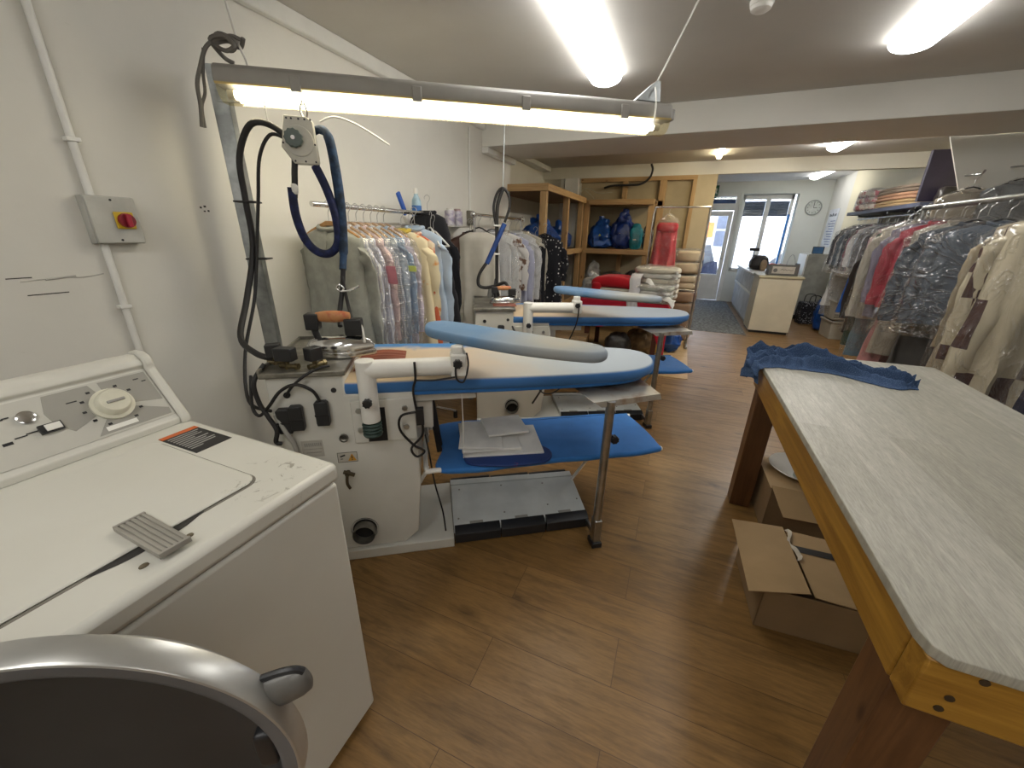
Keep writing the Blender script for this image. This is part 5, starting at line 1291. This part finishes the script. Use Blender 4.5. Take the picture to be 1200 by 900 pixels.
q = MB(); q.pad([(-.24, -.17), (.24, -.17), (.23, .17), (-.23, .18)], 0, .13, .06, k=8, zf=lambda X, Y: .03*math.cos(X*6)-.02+.012*mn.noise(V((X*8, Y*8, 1)))); q.build('top_fold', M_redf, t)
MB().pad([(-.25, -.19), (-.13, -.20), (-.14, .16), (-.24, .17)], -.10, .06, .03, k=6).build('hanging_fold', M_redf, t)
stack('tall stack of white folded linen in film at the back right of the red table', 'wrapped_linen', (-.27, 5.48, .758), .46, .40, 6, .062, [M_lin, M_lin2], 5, R(3), M_film2)
stack('shorter film-wrapped stack of striped white linen at the front right of the red table', 'wrapped_linen', (-.27, 5.06, .758), .38, .28, 4, .046, [M_lin, fabric('grey_green_linen', (.40, .42, .36))], 8, R(-6), M_film2)
# white trousers draped over the front edge
def dr(u, v):
    x = -.54+.125*u; k = v
    if k < .40: y, z = 4.86-.006*math.sin(u*14), .79-.34*(1-k/.40)+.02
    elif k < .65: y, z = 4.86+(k-.40)*.6, .81+(k-.40)*.75
    else: y, z = 5.01+(k-.65)*.8, 1.0+.05*math.sin((k-.65)*9)
    return (x+.008*math.sin(z*30), y-.012*math.sin(u*PI)-.02, z+.02)
q = MB(); q.grid(dr, 16, 40, .012); o = q.build('white_trousers', fabric('white_lilac_cotton', (.60, .58, .60)), None, 0, 70); tag(o, 'white trousers hanging over the front edge of the red-clothed table', 'trousers')
def dr2(u, v):
    x = -.36+.34*v+.02*u; y = 5.02-.17*v+.10*u; z = .98-.25*v+.04*math.sin(u*PI)+.015*math.sin(v*17)
    return (x, y-.03, max(z, .80) if y > 4.9 else z)
q = MB(); q.grid(dr2, 14, 34, .012); o = q.build('white_shirt', fabric('white_cotton', (.66, .65, .62), .9), None, 0, 70); tag(o, 'white shirt sleeve slanting across the linen to the right corner of the red table', 'shirt')
bag('dark lumpy bag under the left part of the red-clothed table', (-.62, 5.15, .006), (.34, .3, .34), mat('dark_bundle', (.05, .042, .04), .4), 14, False, name='dark_bag')
bag('brown crumpled paper sack under the red-clothed table', (-.36, 5.5, .006), (.40, .36, .34), mat('brown_paper', (.24, .15, .07), .7, 0, .3, 10, .5, 16), 15, False, name='paper_sack')
bag('yellow plastic bag under the right end of the red-clothed table', (-.18, 5.5, .006), (.16, .24, .40), mat('yellow_polythene', (.58, .38, .03), .35, 0, .2, 8, .4, 16), 16, False, name='plastic_bag')
bag('blue bag on the floor just right of the red-clothed table', (.02, 5.75, .006), (.28, .36, .34), mat('bright_blue_polythene', (.012, .09, .40), .28, 0, .25, 7, .5, 14), 17, True, name='laundry_bag')
t = thing('cardboard_box', 'low brown carton on the floor behind the far ironing table', 'box', (-1.2, 4.75, .004), R(5))
MB().b2(-.24, .24, -.14, .2, 0, .30).build('carton_wall', M_card, t, .003); MB().b2(-.24, .24, -.02, .02, .3, .302).build('packing_tape', mat('brown_tape', (.30, .19, .08), .3), t)

# chrome rail with the red dress, wrapped blankets behind it
t = thing('garment_stand', 'tall chrome garment stand with the red dress beside the passage to the shop', 'clothes rail', (-.10, 6.1, 0))
MB().cyl((-.345, 0, 1.868), (.335, 0, 1.868), .013, n=16).build('rail_bar', M_chrome, t)
MB().tube([(-.345, 0, 1.868), (-.36, 0, 1.78), (-.36, 0, .04)], .013, 12).build('upright', M_chrome, t)
MB().tube([(.335, 0, 1.868), (.335, 0, .04)], .013, 12).build('upright', M_steel, t)
for z in (.80, .45): MB().cyl((-.36, 0, z), (.335, 0, z), .008, n=10).build('cross_bar', M_steel, t)
for x in (-.36, .335): MB().b2(x-.018, x+.018, -.2, .2, .0, .04).build('foot', M_steel, t, .006)
o = garment('dress', 'strapless red dress in clear film on the chrome garment stand', 'dress', (-.26, 6.1, 1.868), F('red_satin', (.55, .045, .06), .5, .1, .2), .27, .95, .40, .12, None, R(3), 'wire', 1.05, .10, -.20, False, fold=.026, drop=.02, hw=.12)
MB().blob((0, -.03, -.255), (.27, .11, .13), .55, 30, 14, .012, 16, 3).build('bodice', F('red_satin', (.50, .02, .035)), o)
M_blk = fabric('beige_blanket', (.50, .41, .28)); M_blk2 = fabric('brown_blanket', (.30, .20, .13))
z = .006
for k, (lb, h_, m_) in enumerate((('bottom film-wrapped brown blanket of the stack behind the garment stand', .40, M_blk2), ('second film-wrapped brown blanket up in the stack behind the garment stand', .36, M_blk2), ('third film-wrapped beige blanket up in the stack behind the garment stand', .22, M_blk), ('topmost film-wrapped beige blanket of the stack behind the garment stand', .34, M_blk))):
    stack(lb, 'wrapped_blanket', (.06, 6.62, z), .36, .42, 2, h_/2-.014, m_, 20+k, R(2), M_film2, 'blanket', rr_=.24); z += h_+.006
# ------------------------------------------------------------------ right-hand clothes rail
QX, QZ = 1.70, 1.745
clothes_rail('grey steel clothes rail above the work table on the right', QX, 2.2, 4.36, QZ, False, True, mat('dull_steel_rail', (.36, .37, .36), .42, .8, .15, 9), .019)
g3 = 'film-wrapped clothes on the right rail'
zq = QZ-.0
M_gb = F('grey_blue_wool', (.105, .125, .155), .9); M_gb2 = F('slate_wool', (.085, .10, .125), .9)
garment('dress', 'navy and white dress at the nearest end of the right rail', 'dress', (QX+.14, 2.50, zq), pattern('navy_white_panels', (.02, .025, .05), (.56, .56, .55), 'patch', 5, .8, .5), .46, 1.15, .54, .10, .5, 0, 'black', 1.25, group=g3)
o = garment('robe', 'long cream robe with dark brown patches in film on the right rail', 'robe', (QX+.02, 2.86, zq), pattern('cream_brown_patches', (.50, .44, .32), (.075, .04, .035), 'patch', 13, .8, .24), .50, 1.28, .60, .14, .70, R(-4), 'wire', 1.42, group=g3, fold=.034)
garment('robe', 'plain beige robe hanging just behind the patched cream robe', 'robe', (QX+.04, 3.02, zq), F('beige_satin', (.42, .35, .24), .6), .48, 1.25, .58, .12, .66, R(2), 'wire', 1.38, group=g3, fold=.034)
o = garment('jacket', 'grey-blue jacket in shiny film with a pale collar tag on the right rail', 'jacket', (QX-.005, 3.36, zq-.03), M_gb, .50, .60, .52, .11, .56, R(-3), 'black', .72, .07, group=g3, fold=.009, film_=film('shiny_film', .34, (1, 1, 1), .11, (2, 2, 3.5), .03))
paper_tag(o, .03, -.085, -.17, .06, .05, M_wtag)
o = garment('jacket', 'slate jacket in film with a pink paper ticket, second of the grey jackets', 'jacket', (QX-.04, 3.56, zq-.03), M_gb2, .50, .62, .52, .10, .58, R(2), 'black', .74, .07, group=g3, film_=film('shiny_film'))
paper_tag(o, -.16, -.08, -.25, .06, .06, mat('salmon_ticket', (.52, .24, .20), .7))
garment('skirt', 'long dark grey skirt hanging below the grey jackets', 'skirt', (QX+.06, 3.68, zq), F('dark_grey_wool', (.14, .14, .14), .9), .36, 1.20, .50, .10, None, 0, 'wire', 0, .12, -.18, False, g3, fold=.02)
garment('coat', 'cream coat in film above a pink skirt, right of the red satin top', 'coat', (QX+.02, 3.84, zq-.01), F('cream_coat_cloth', (.50, .45, .37), .85), .46, .95, .52, .09, None, R(-2), 'wire', 1.02, group=g3)
garment('skirt', 'long pale pink skirt showing under the cream coat on the right rail', 'skirt', (QX+.03, 3.90, zq), F('dusty_pink_cloth', (.50, .24, .24), .8), .42, 1.28, .62, .08, None, 0, 'wire', 1.3, .12, -.18, False, g3, fold=.024)
o = garment('blouse', 'crimson pink satin top in film on the right rail', 'blouse', (QX-.01, 4.02, zq-.01), F('crimson_satin', (.50, .07, .10), .45, .1, .1), .42, .62, .40, .08, .55, 0, 'wire', 1.02, group=g3, fold=.014)
paper_tag(o, -.12, -.07, -.35, .04, .04, M_ytag)
garment('blouse', 'lilac grey blouse in film between the crimson top and the cream sleeve', 'blouse', (QX-.01, 4.14, zq), F('lilac_grey_cotton', (.33, .31, .40), .85), .44, .72, .46, .08, .56, 0, 'wire', .90, group=g3)
garment('shirt', 'cream long-sleeved shirt at the far end of the right rail', 'shirt', (QX-.01, 4.27, zq), F('cream_shirting', (.56, .52, .43), .85), .48, .76, .46, .08, .70, R(3), 'wire', .90, group=g3)
garment('trousers', 'pale denim trousers folded in film low at the far end of the right rail', 'trousers', (QX-.05, 4.33, zq), F('pale_denim', (.16, .26, .33), .85), .32, .42, .34, .06, None, 0, 'wire', 1.26, .13, -.80, False, g3, drop=.02)
garment('jacket', 'dark brown jacket hem showing between the cream sleeve and the pink skirt', 'jacket', (QX-.02, 4.46, zq-.15), F('dark_brown_cloth', (.045, .035, .032), .9), .42, .78, .44, .07, .6, 0, 'black', 0, group=g3)
garment('coat', 'dark green coat hanging behind the pale denim trousers', 'coat', (QX-.06, 4.40, zq-.03), F('dark_green_cloth', (.02, .05, .03), .9), .34, 1.0, .36, .07, None, 0, 'black', 0, group=g3)
for x, z, lb in ((2.07, 2.0, 'steel coat hook on the stair casing holding the cream garment'), (2.33, 2.05, 'steel coat hook on the stair casing holding the silver-grey garment')):
    tag(MB().tube([(x, 4.83, z+.02), (x, 4.72, z+.012), (x, 4.62, z+.004), (x, 4.59, z+.03)], .008, 8, 3).build('coat_hook', M_steel), lb, 'hook')
garment('dress', 'cream hooded garment hanging high behind the far end of the right rail', 'dress', (2.07, 4.66, 2.0), F('cream_coat_cloth', (.50, .45, .37), .85), .40, 1.1, .44, .09, None, R(-4), 'black', 1.15, group='clothes hung on the stair casing hooks', fold=.012)
garment('dress', 'silver-grey garment in bunched film hanging on the casing at the right edge', 'dress', (2.33, 4.64, 2.05), F('silver_grey_satin', (.34, .36, .38), .45, .15, .2), .44, 1.1, .50, .10, None, R(4), 'black', 1.2, group='clothes hung on the stair casing hooks', fold=.02, film_=film('shiny_film'))

# far shelf with blankets, wrapped shirts below
t = thing('wall_shelf', 'long blue-grey shelf high on the right wall carrying folded blankets', 'shelf', (2.52, 7.1, 1.90))
MB().b2(-.23, .22, -1.08, 1.15, -.045, 0).build('board', mat('blue_grey_shelf', (.085, .10, .16), .5), t, .003)
MB().cyl((-.08, -1.05, -.10), (-.08, 1.1, -.10), .013, n=12).build('hanging_bar', M_steel, t)
for y in (-1.0, .05, 1.08): MB().b2(.17, .22, y-.012, y+.012, -.30, -.045).b2(-.1, .2, y-.012, y+.012, -.07, -.045).build('bracket', M_galv, t)
t = thing('dark_board', 'dark purple-black board standing on the near end of the blanket shelf', 'board', (2.52, 6.06, 1.905))
MB().at((0, 0, 0), 0, R(-3)).b2(-.25, .20, -.02, .02, 0, .50).build('panel', mat('aubergine_board', (.022, .016, .036), .4), t, .006)
MB().at((0, 0, 0), 0, R(-3)).b2(-.256, -.250, -.024, .024, 0, .50).build('edge_trim', mat('dark_edge', (.05, .045, .07), .4), t, .002)
bag('dark bundle in front of the aubergine board on the right shelf', (2.47, 5.95, 1.86), (.20, .16, .20), mat('dark_bundle', (.05, .042, .04), .4), 33, False, name='bundle')
M_bl = [fabric('taupe_blanket', (.28, .22, .17)), fabric('peach_blanket', (.52, .30, .19)), fabric('sand_blanket', (.46, .32, .17))]
for k, (lb, m_) in enumerate((('sand-coloured folded blanket at the bottom of the pile on the right shelf', M_bl[2]), ('peach folded blanket in the middle of the pile on the right shelf', M_bl[1]), ('taupe folded blanket on top of the pile on the right shelf', M_bl[0]))):
    t = thing('folded_blanket', lb, 'blanket', (2.50, 7.0, 1.902+.078*k), R(90), 'pile of blankets on the right shelf')
    MB().pad([(-.42, -.16), (.40, -.16), (.42, .16), (-.40, .16)], 0, .038, .017, k=5, zf=lambda X, Y: .006*mn.noise(V((X*9, Y*9, k)))).build('lower_fold', m_, t)
    MB().pad([(-.40, -.15), (.42, -.15), (.40, .16), (-.41, .15)], .039, .076, .017, k=5, zf=lambda X, Y: .006*mn.noise(V((X*9, Y*9, k)))).build('upper_fold', m_, t)
stack('pink and white flowered quilt in film at the far end of the blanket shelf', 'wrapped_quilt', (2.46, 7.72, 1.902), .36, .44, 3, .085, [pattern('pink_floral', (.60, .55, .50), (.42, .16, .18), 'blotch', 11, .8, .52)], 41, 0, M_film2, 'quilt')
cols = [((.03, .035, .06), 'dark navy'), ((.52, .52, .52), 'pale grey'), ((.10, .14, .22), 'slate blue'), ((.56, .53, .50), 'off-white'), ((.36, .22, .26), 'dusky pink'), ((.04, .04, .05), 'black'), ((.44, .47, .52), 'blue-grey'), ((.12, .12, .13), 'charcoal'), ((.30, .34, .40), 'steel blue'), ((.55, .55, .56), 'white'), ((.20, .05, .09), 'burgundy'), ((.05, .06, .08), 'ink blue'), ((.34, .36, .36), 'ash grey'), ((.09, .12, .16), 'petrol'), ((.48, .44, .42), 'oatmeal'), ((.06, .06, .07), 'soot black')]
nth = ['nearest', 'second', 'third', 'fourth', 'fifth', 'sixth', 'seventh', 'eighth', 'ninth', 'tenth', 'eleventh', 'twelfth', 'thirteenth', 'fourteenth', 'fifteenth', 'farthest']
for k, (c, nmx) in enumerate(cols):
    o = garment('shirt', '%s shirt in clear film under the blanket shelf, %s along its bar' % (nmx, nth[k]), 'shirt', (2.44-.02*(k % 2), 6.12+.128*k, 1.80), F('shirt_cloth_%d' % k, c), .42, .62, .42, .045, .5, R(random.uniform(-6, 6)), 'wire', .72, group='film-wrapped shirts under the blanket shelf', film_=film('shiny_film'))
    if k in (6, 9): paper_tag(o, -.05, -.05, -.20, .09, .03, M_ytag)
garment('dress', 'white garment in trailing film hanging below the wrapped shirts', 'dress', (2.45, 7.95, 1.22), F('white_shirting', (.62, .62, .62)), .36, .62, .50, .08, None, 0, 'wire', .8, .06, -.11, False, 'garments on the lower tier at the right wall', film_=M_film2)
garment('coat', 'royal blue garment hanging below the wrapped shirts on the right wall', 'coat', (2.45, 7.25, 1.22), F('royal_blue_cloth', (.012, .07, .28), .8), .40, .62, .44, .10, None, 0, 'wire', 0, .06, -.11, False, 'garments on the lower tier at the right wall')
t = thing('lower_rail', 'low hanging bar on the right wall below the wrapped shirts', 'clothes rail', (2.50, 7.4, 1.22))
MB().cyl((-.05, -1.0, 0), (-.05, .9, 0), .012, n=12).build('bar', M_steel, t)
for y in (-.9, .85): MB().tube([(-.05, y, 0), (.1, y, .02), (.25, y, .02)], .010, 8).build('wall_bracket', M_steel, t)
# floor goods on the right
M_bin = mat('beige_plastic_bin', (.40, .38, .33), .45, 0, .05)
for k, (lb, z, y) in enumerate((('lower beige plastic crate on the floor by the right wall', 0, 7.85), ('upper beige ribbed crate stacked by the right wall', .30, 7.87))):
    t = thing('storage_crate', lb, 'crate', (2.50, y, z), R(4))
    MB().loft([[(-.15, -.2, 0), (.15, -.2, 0), (.15, .2, 0), (-.15, .2, 0)], [(-.17, -.22, .285), (.17, -.22, .285), (.17, .22, .285), (-.17, .22, .285)], [(-.155, -.205, .285), (.155, -.205, .285), (.155, .205, .285), (-.155, .205, .285)], [(-.14, -.19, .01), (.14, -.19, .01), (.14, .19, .01), (-.14, .19, .01)]]).build('bin_wall', M_bin, t, .004)
    MB().b2(-.185, .185, -.235, -.215, .262, .290).b2(-.185, .185, .215, .235, .262, .290).b2(-.185, -.165, -.235, .235, .262, .290).b2(.165, .185, -.235, .235, .262, .290).build('rim', M_bin, t, .004)
    if k:
        for i in range(6): MB().b2(-.172, .172, -.226, -.205, .02+i*.04, .032+i*.04).build('rib', M_bin, t, .003)
    else: MB().b2(-.05, .05, -.228, -.205, .17, .20).build('handle_slot', M_grey, t, .003)
bag('blue plastic bag slumped behind the beige crates', (2.46, 8.35, 0), (.36, .34, .66), mat('bright_blue_polythene', (.012, .09, .40), .28, 0, .25, 7, .5, 14), 36, False, name='plastic_bag')
t = thing('patterned_bag', 'black and white patterned shopping bag on the floor near the white cabinet', 'bag', (2.36, 8.95, 0), R(8))
MB().loft([[(-.17, -.10, 0), (.17, -.10, 0), (.17, .10, 0), (-.17, .10, 0)], [(-.19, -.13, .2), (.19, -.13, .2), (.19, .12, .2), (-.19, .12, .2)], [(-.18, -.11, .40), (.18, -.11, .40), (.18, .11, .40), (-.18, .11, .40)]]).build('sack', pattern('black_speckle', (.02, .02, .025), (.46, .47, .50), 'dots', 34, .6, .28), t, .01)
for y in (-.11, .11): MB().tube([(-.09, y, .39), (-.07, y, .52), (.07, y, .52), (.09, y, .39)], .008, 8, 5).build('handle', M_black, t)
t = thing('white_cabinet', 'tall white cabinet with a grey side by the right wall of the shop', 'cabinet', (2.40, 9.65, 0))
MB().b2(-.20, .22, -.30, .30, .08, 1.24).build('body', mat('light_grey_metal', (.40, .41, .38), .5), t, .006)
MB().b2(-.225, -.20, -.29, .30, .10, 1.225).build('door', M_white, t, .005)
MB().b2(-.235, -.225, -.26, -.245, .6, .78).build('door_handle', M_steel, t, .002)
MB().b2(-.20, .22, -.29, .29, 0, .08).build('plinth', M_black, t)
t = thing('card_terminal', 'small device with a blue screen on top of the white cabinet', 'device', (2.36, 9.5, 1.24), R(-15))
MB().prism_x([(-.05, 0), (.05, 0), (.02, .13), (0, .13)], -.09, .09).build('casing', M_black, t, .004)
MB().at((0, 0, 0)).loft([[(-.075, -.0485, .012), (.075, -.0485, .012), (.075, -.007, .118), (-.075, -.007, .118)], [(-.075, -.0505, .012), (.075, -.0505, .012), (.075, -.009, .118), (-.075, -.009, .118)]]).build('screen', mat('blue_screen', (.05, .14, .30), .2), t)

# shop counter
t = thing('counter_end', 'pale end unit of the shop counter facing the workroom', 'counter', (1.50, 7.9, 0))
MB().b2(-.29, .30, -.30, .28, .04, .905).build('cabinet', mat('cream_counter_laminate', (.60, .55, .43), .45, 0, .05, 3), t, .004)
MB().b2(-.31, .32, -.32, .28, .905, .94).build('worktop', mat('yellowish_worktop', (.52, .48, .33), .4), t, .004)
MB().b2(-.27, .28, -.28, .28, 0, .04).build('plinth', M_black, t)
t = thing('shop_counter', 'long white ribbed counter running towards the shop window', 'counter', (1.50, 9.5, 0))
MB().b2(-.26, .30, -1.30, 1.30, .06, .88).build('carcass', mat('cool_white_laminate', (.62, .66, .72), .4), t, .003)
for k in range(24):
    y = -1.27+k*.108
    MB().b2(-.275, -.26, y, y+.07, .58, .86).build('rib', mat('cool_white_laminate', (.62, .66, .72), .4), t, .006)
MB().b2(-.285, -.26, -1.3, 1.3, .54, .575).build('ledge', M_white, t, .003)
MB().b2(-.30, .34, -1.31, 1.32, .88, .915).build('worktop', M_white, t, .004)
MB().b2(-.24, .28, -1.28, 1.28, 0, .06).build('plinth', M_grey, t)
t = thing('sign_tray', 'dark grey open tray with a printed label standing on the counter end', 'tray', (1.53, 7.72, .94), R(2))
MB().b2(-.20, .21, -.015, 0, 0, .17).b2(-.20, -.19, 0, .22, 0, .14).b2(.20, .21, 0, .22, 0, .19).b2(-.20, .21, .21, .22, 0, .15).b2(-.20, .21, -.015, .22, 0, .01).build('tray_box', mat('dark_grey_card', (.12, .115, .11), .6), t, .002)
MB().b2(-.16, .155, -.018, -.015, .03, .14).build('printed_label', mat('pale_label', (.52, .48, .42), .6), t)
q = MB(); q.lathe([(0, -.0185), (.030, -.0185), (.030, -.0195), (0, -.0195)], 24, (-.115, 0, .08), 'y'); q.build('round_logo', mat('grey_print', (.15, .14, .14), .6), t)
q = MB().tube([(-.04, -.0195, .085), (-.02, -.0195, .10), (.0, -.0195, .085), (.02, -.0195, .097), (.045, -.0195, .083), (.07, -.0195, .094), (.10, -.0195, .082), (.13, -.0195, .088)], .004, 6, 4); q.build('handwritten_line', mat('grey_print', (.15, .14, .14), .6), t)
t = thing('wire_holder', 'bent wire leaflet holder behind the grey tray on the counter', 'holder', (1.66, 7.98, .94))
MB().tube([(-.05, 0, 0), (-.05, 0, .22), (.0, .0, .32), (.06, 0, .20), (.07, 0, 0)], .004, 8, 5).build('wire_loop', M_galv, t)
MB().b2(-.06, .08, -.04, .04, 0, .006).build('base', M_galv, t)
bag('jumble of black bags on the far counter below the shop window', (1.40, 9.3, .916), (.34, .40, .30), mat('black_cloth_bag', (.025, .022, .022), .6), 51, False, name='black_bag')
bag('brown pouch leaning against the black bags on the counter', (1.45, 9.05, .916), (.12, .12, .22), mat('tan_pouch', (.36, .26, .16), .6), 52, False, name='pouch')
bag('small red bag on the counter beside the black bags', (1.60, 8.95, .916), (.20, .18, .16), mat('red_bag_cloth', (.40, .02, .03), .6), 53, False, name='red_bag')
bag('pink and white parcel behind the grey tray on the counter', (1.66, 8.55, .916), (.22, .2, .18), pattern('pink_white_parcel', (.55, .42, .42), (.45, .08, .12), 'blotch', 8, .5, .55), 54, False, name='parcel')
t = thing('till_display', 'small customer display on a stalk on the shop counter', 'display', (1.32, 9.62, .916))
MB().cyl((0, 0, 0), (0, 0, .34), .012).build('stalk', M_black, t); MB().b2(-.09, .09, -.02, .02, .34, .40).build('display_head', M_black, t, .006); MB().cyl((0, 0, 0), (0, 0, .012), .06).build('foot', M_black, t)
t = thing('paper_sheet', 'white paper sheet lying on the ribbed counter', 'paper', (1.42, 8.5, .9155), R(12))
MB().b2(-.12, .12, -.16, .16, 0, .001).build('sheet', mat('bright_paper', (.80, .80, .80), .6), t)
# grey carpet of the shop area
struct(MB().b2(.29, 1.16, 7.3, 11.2, 0, .006).build('floor_carpet', M_carpet))
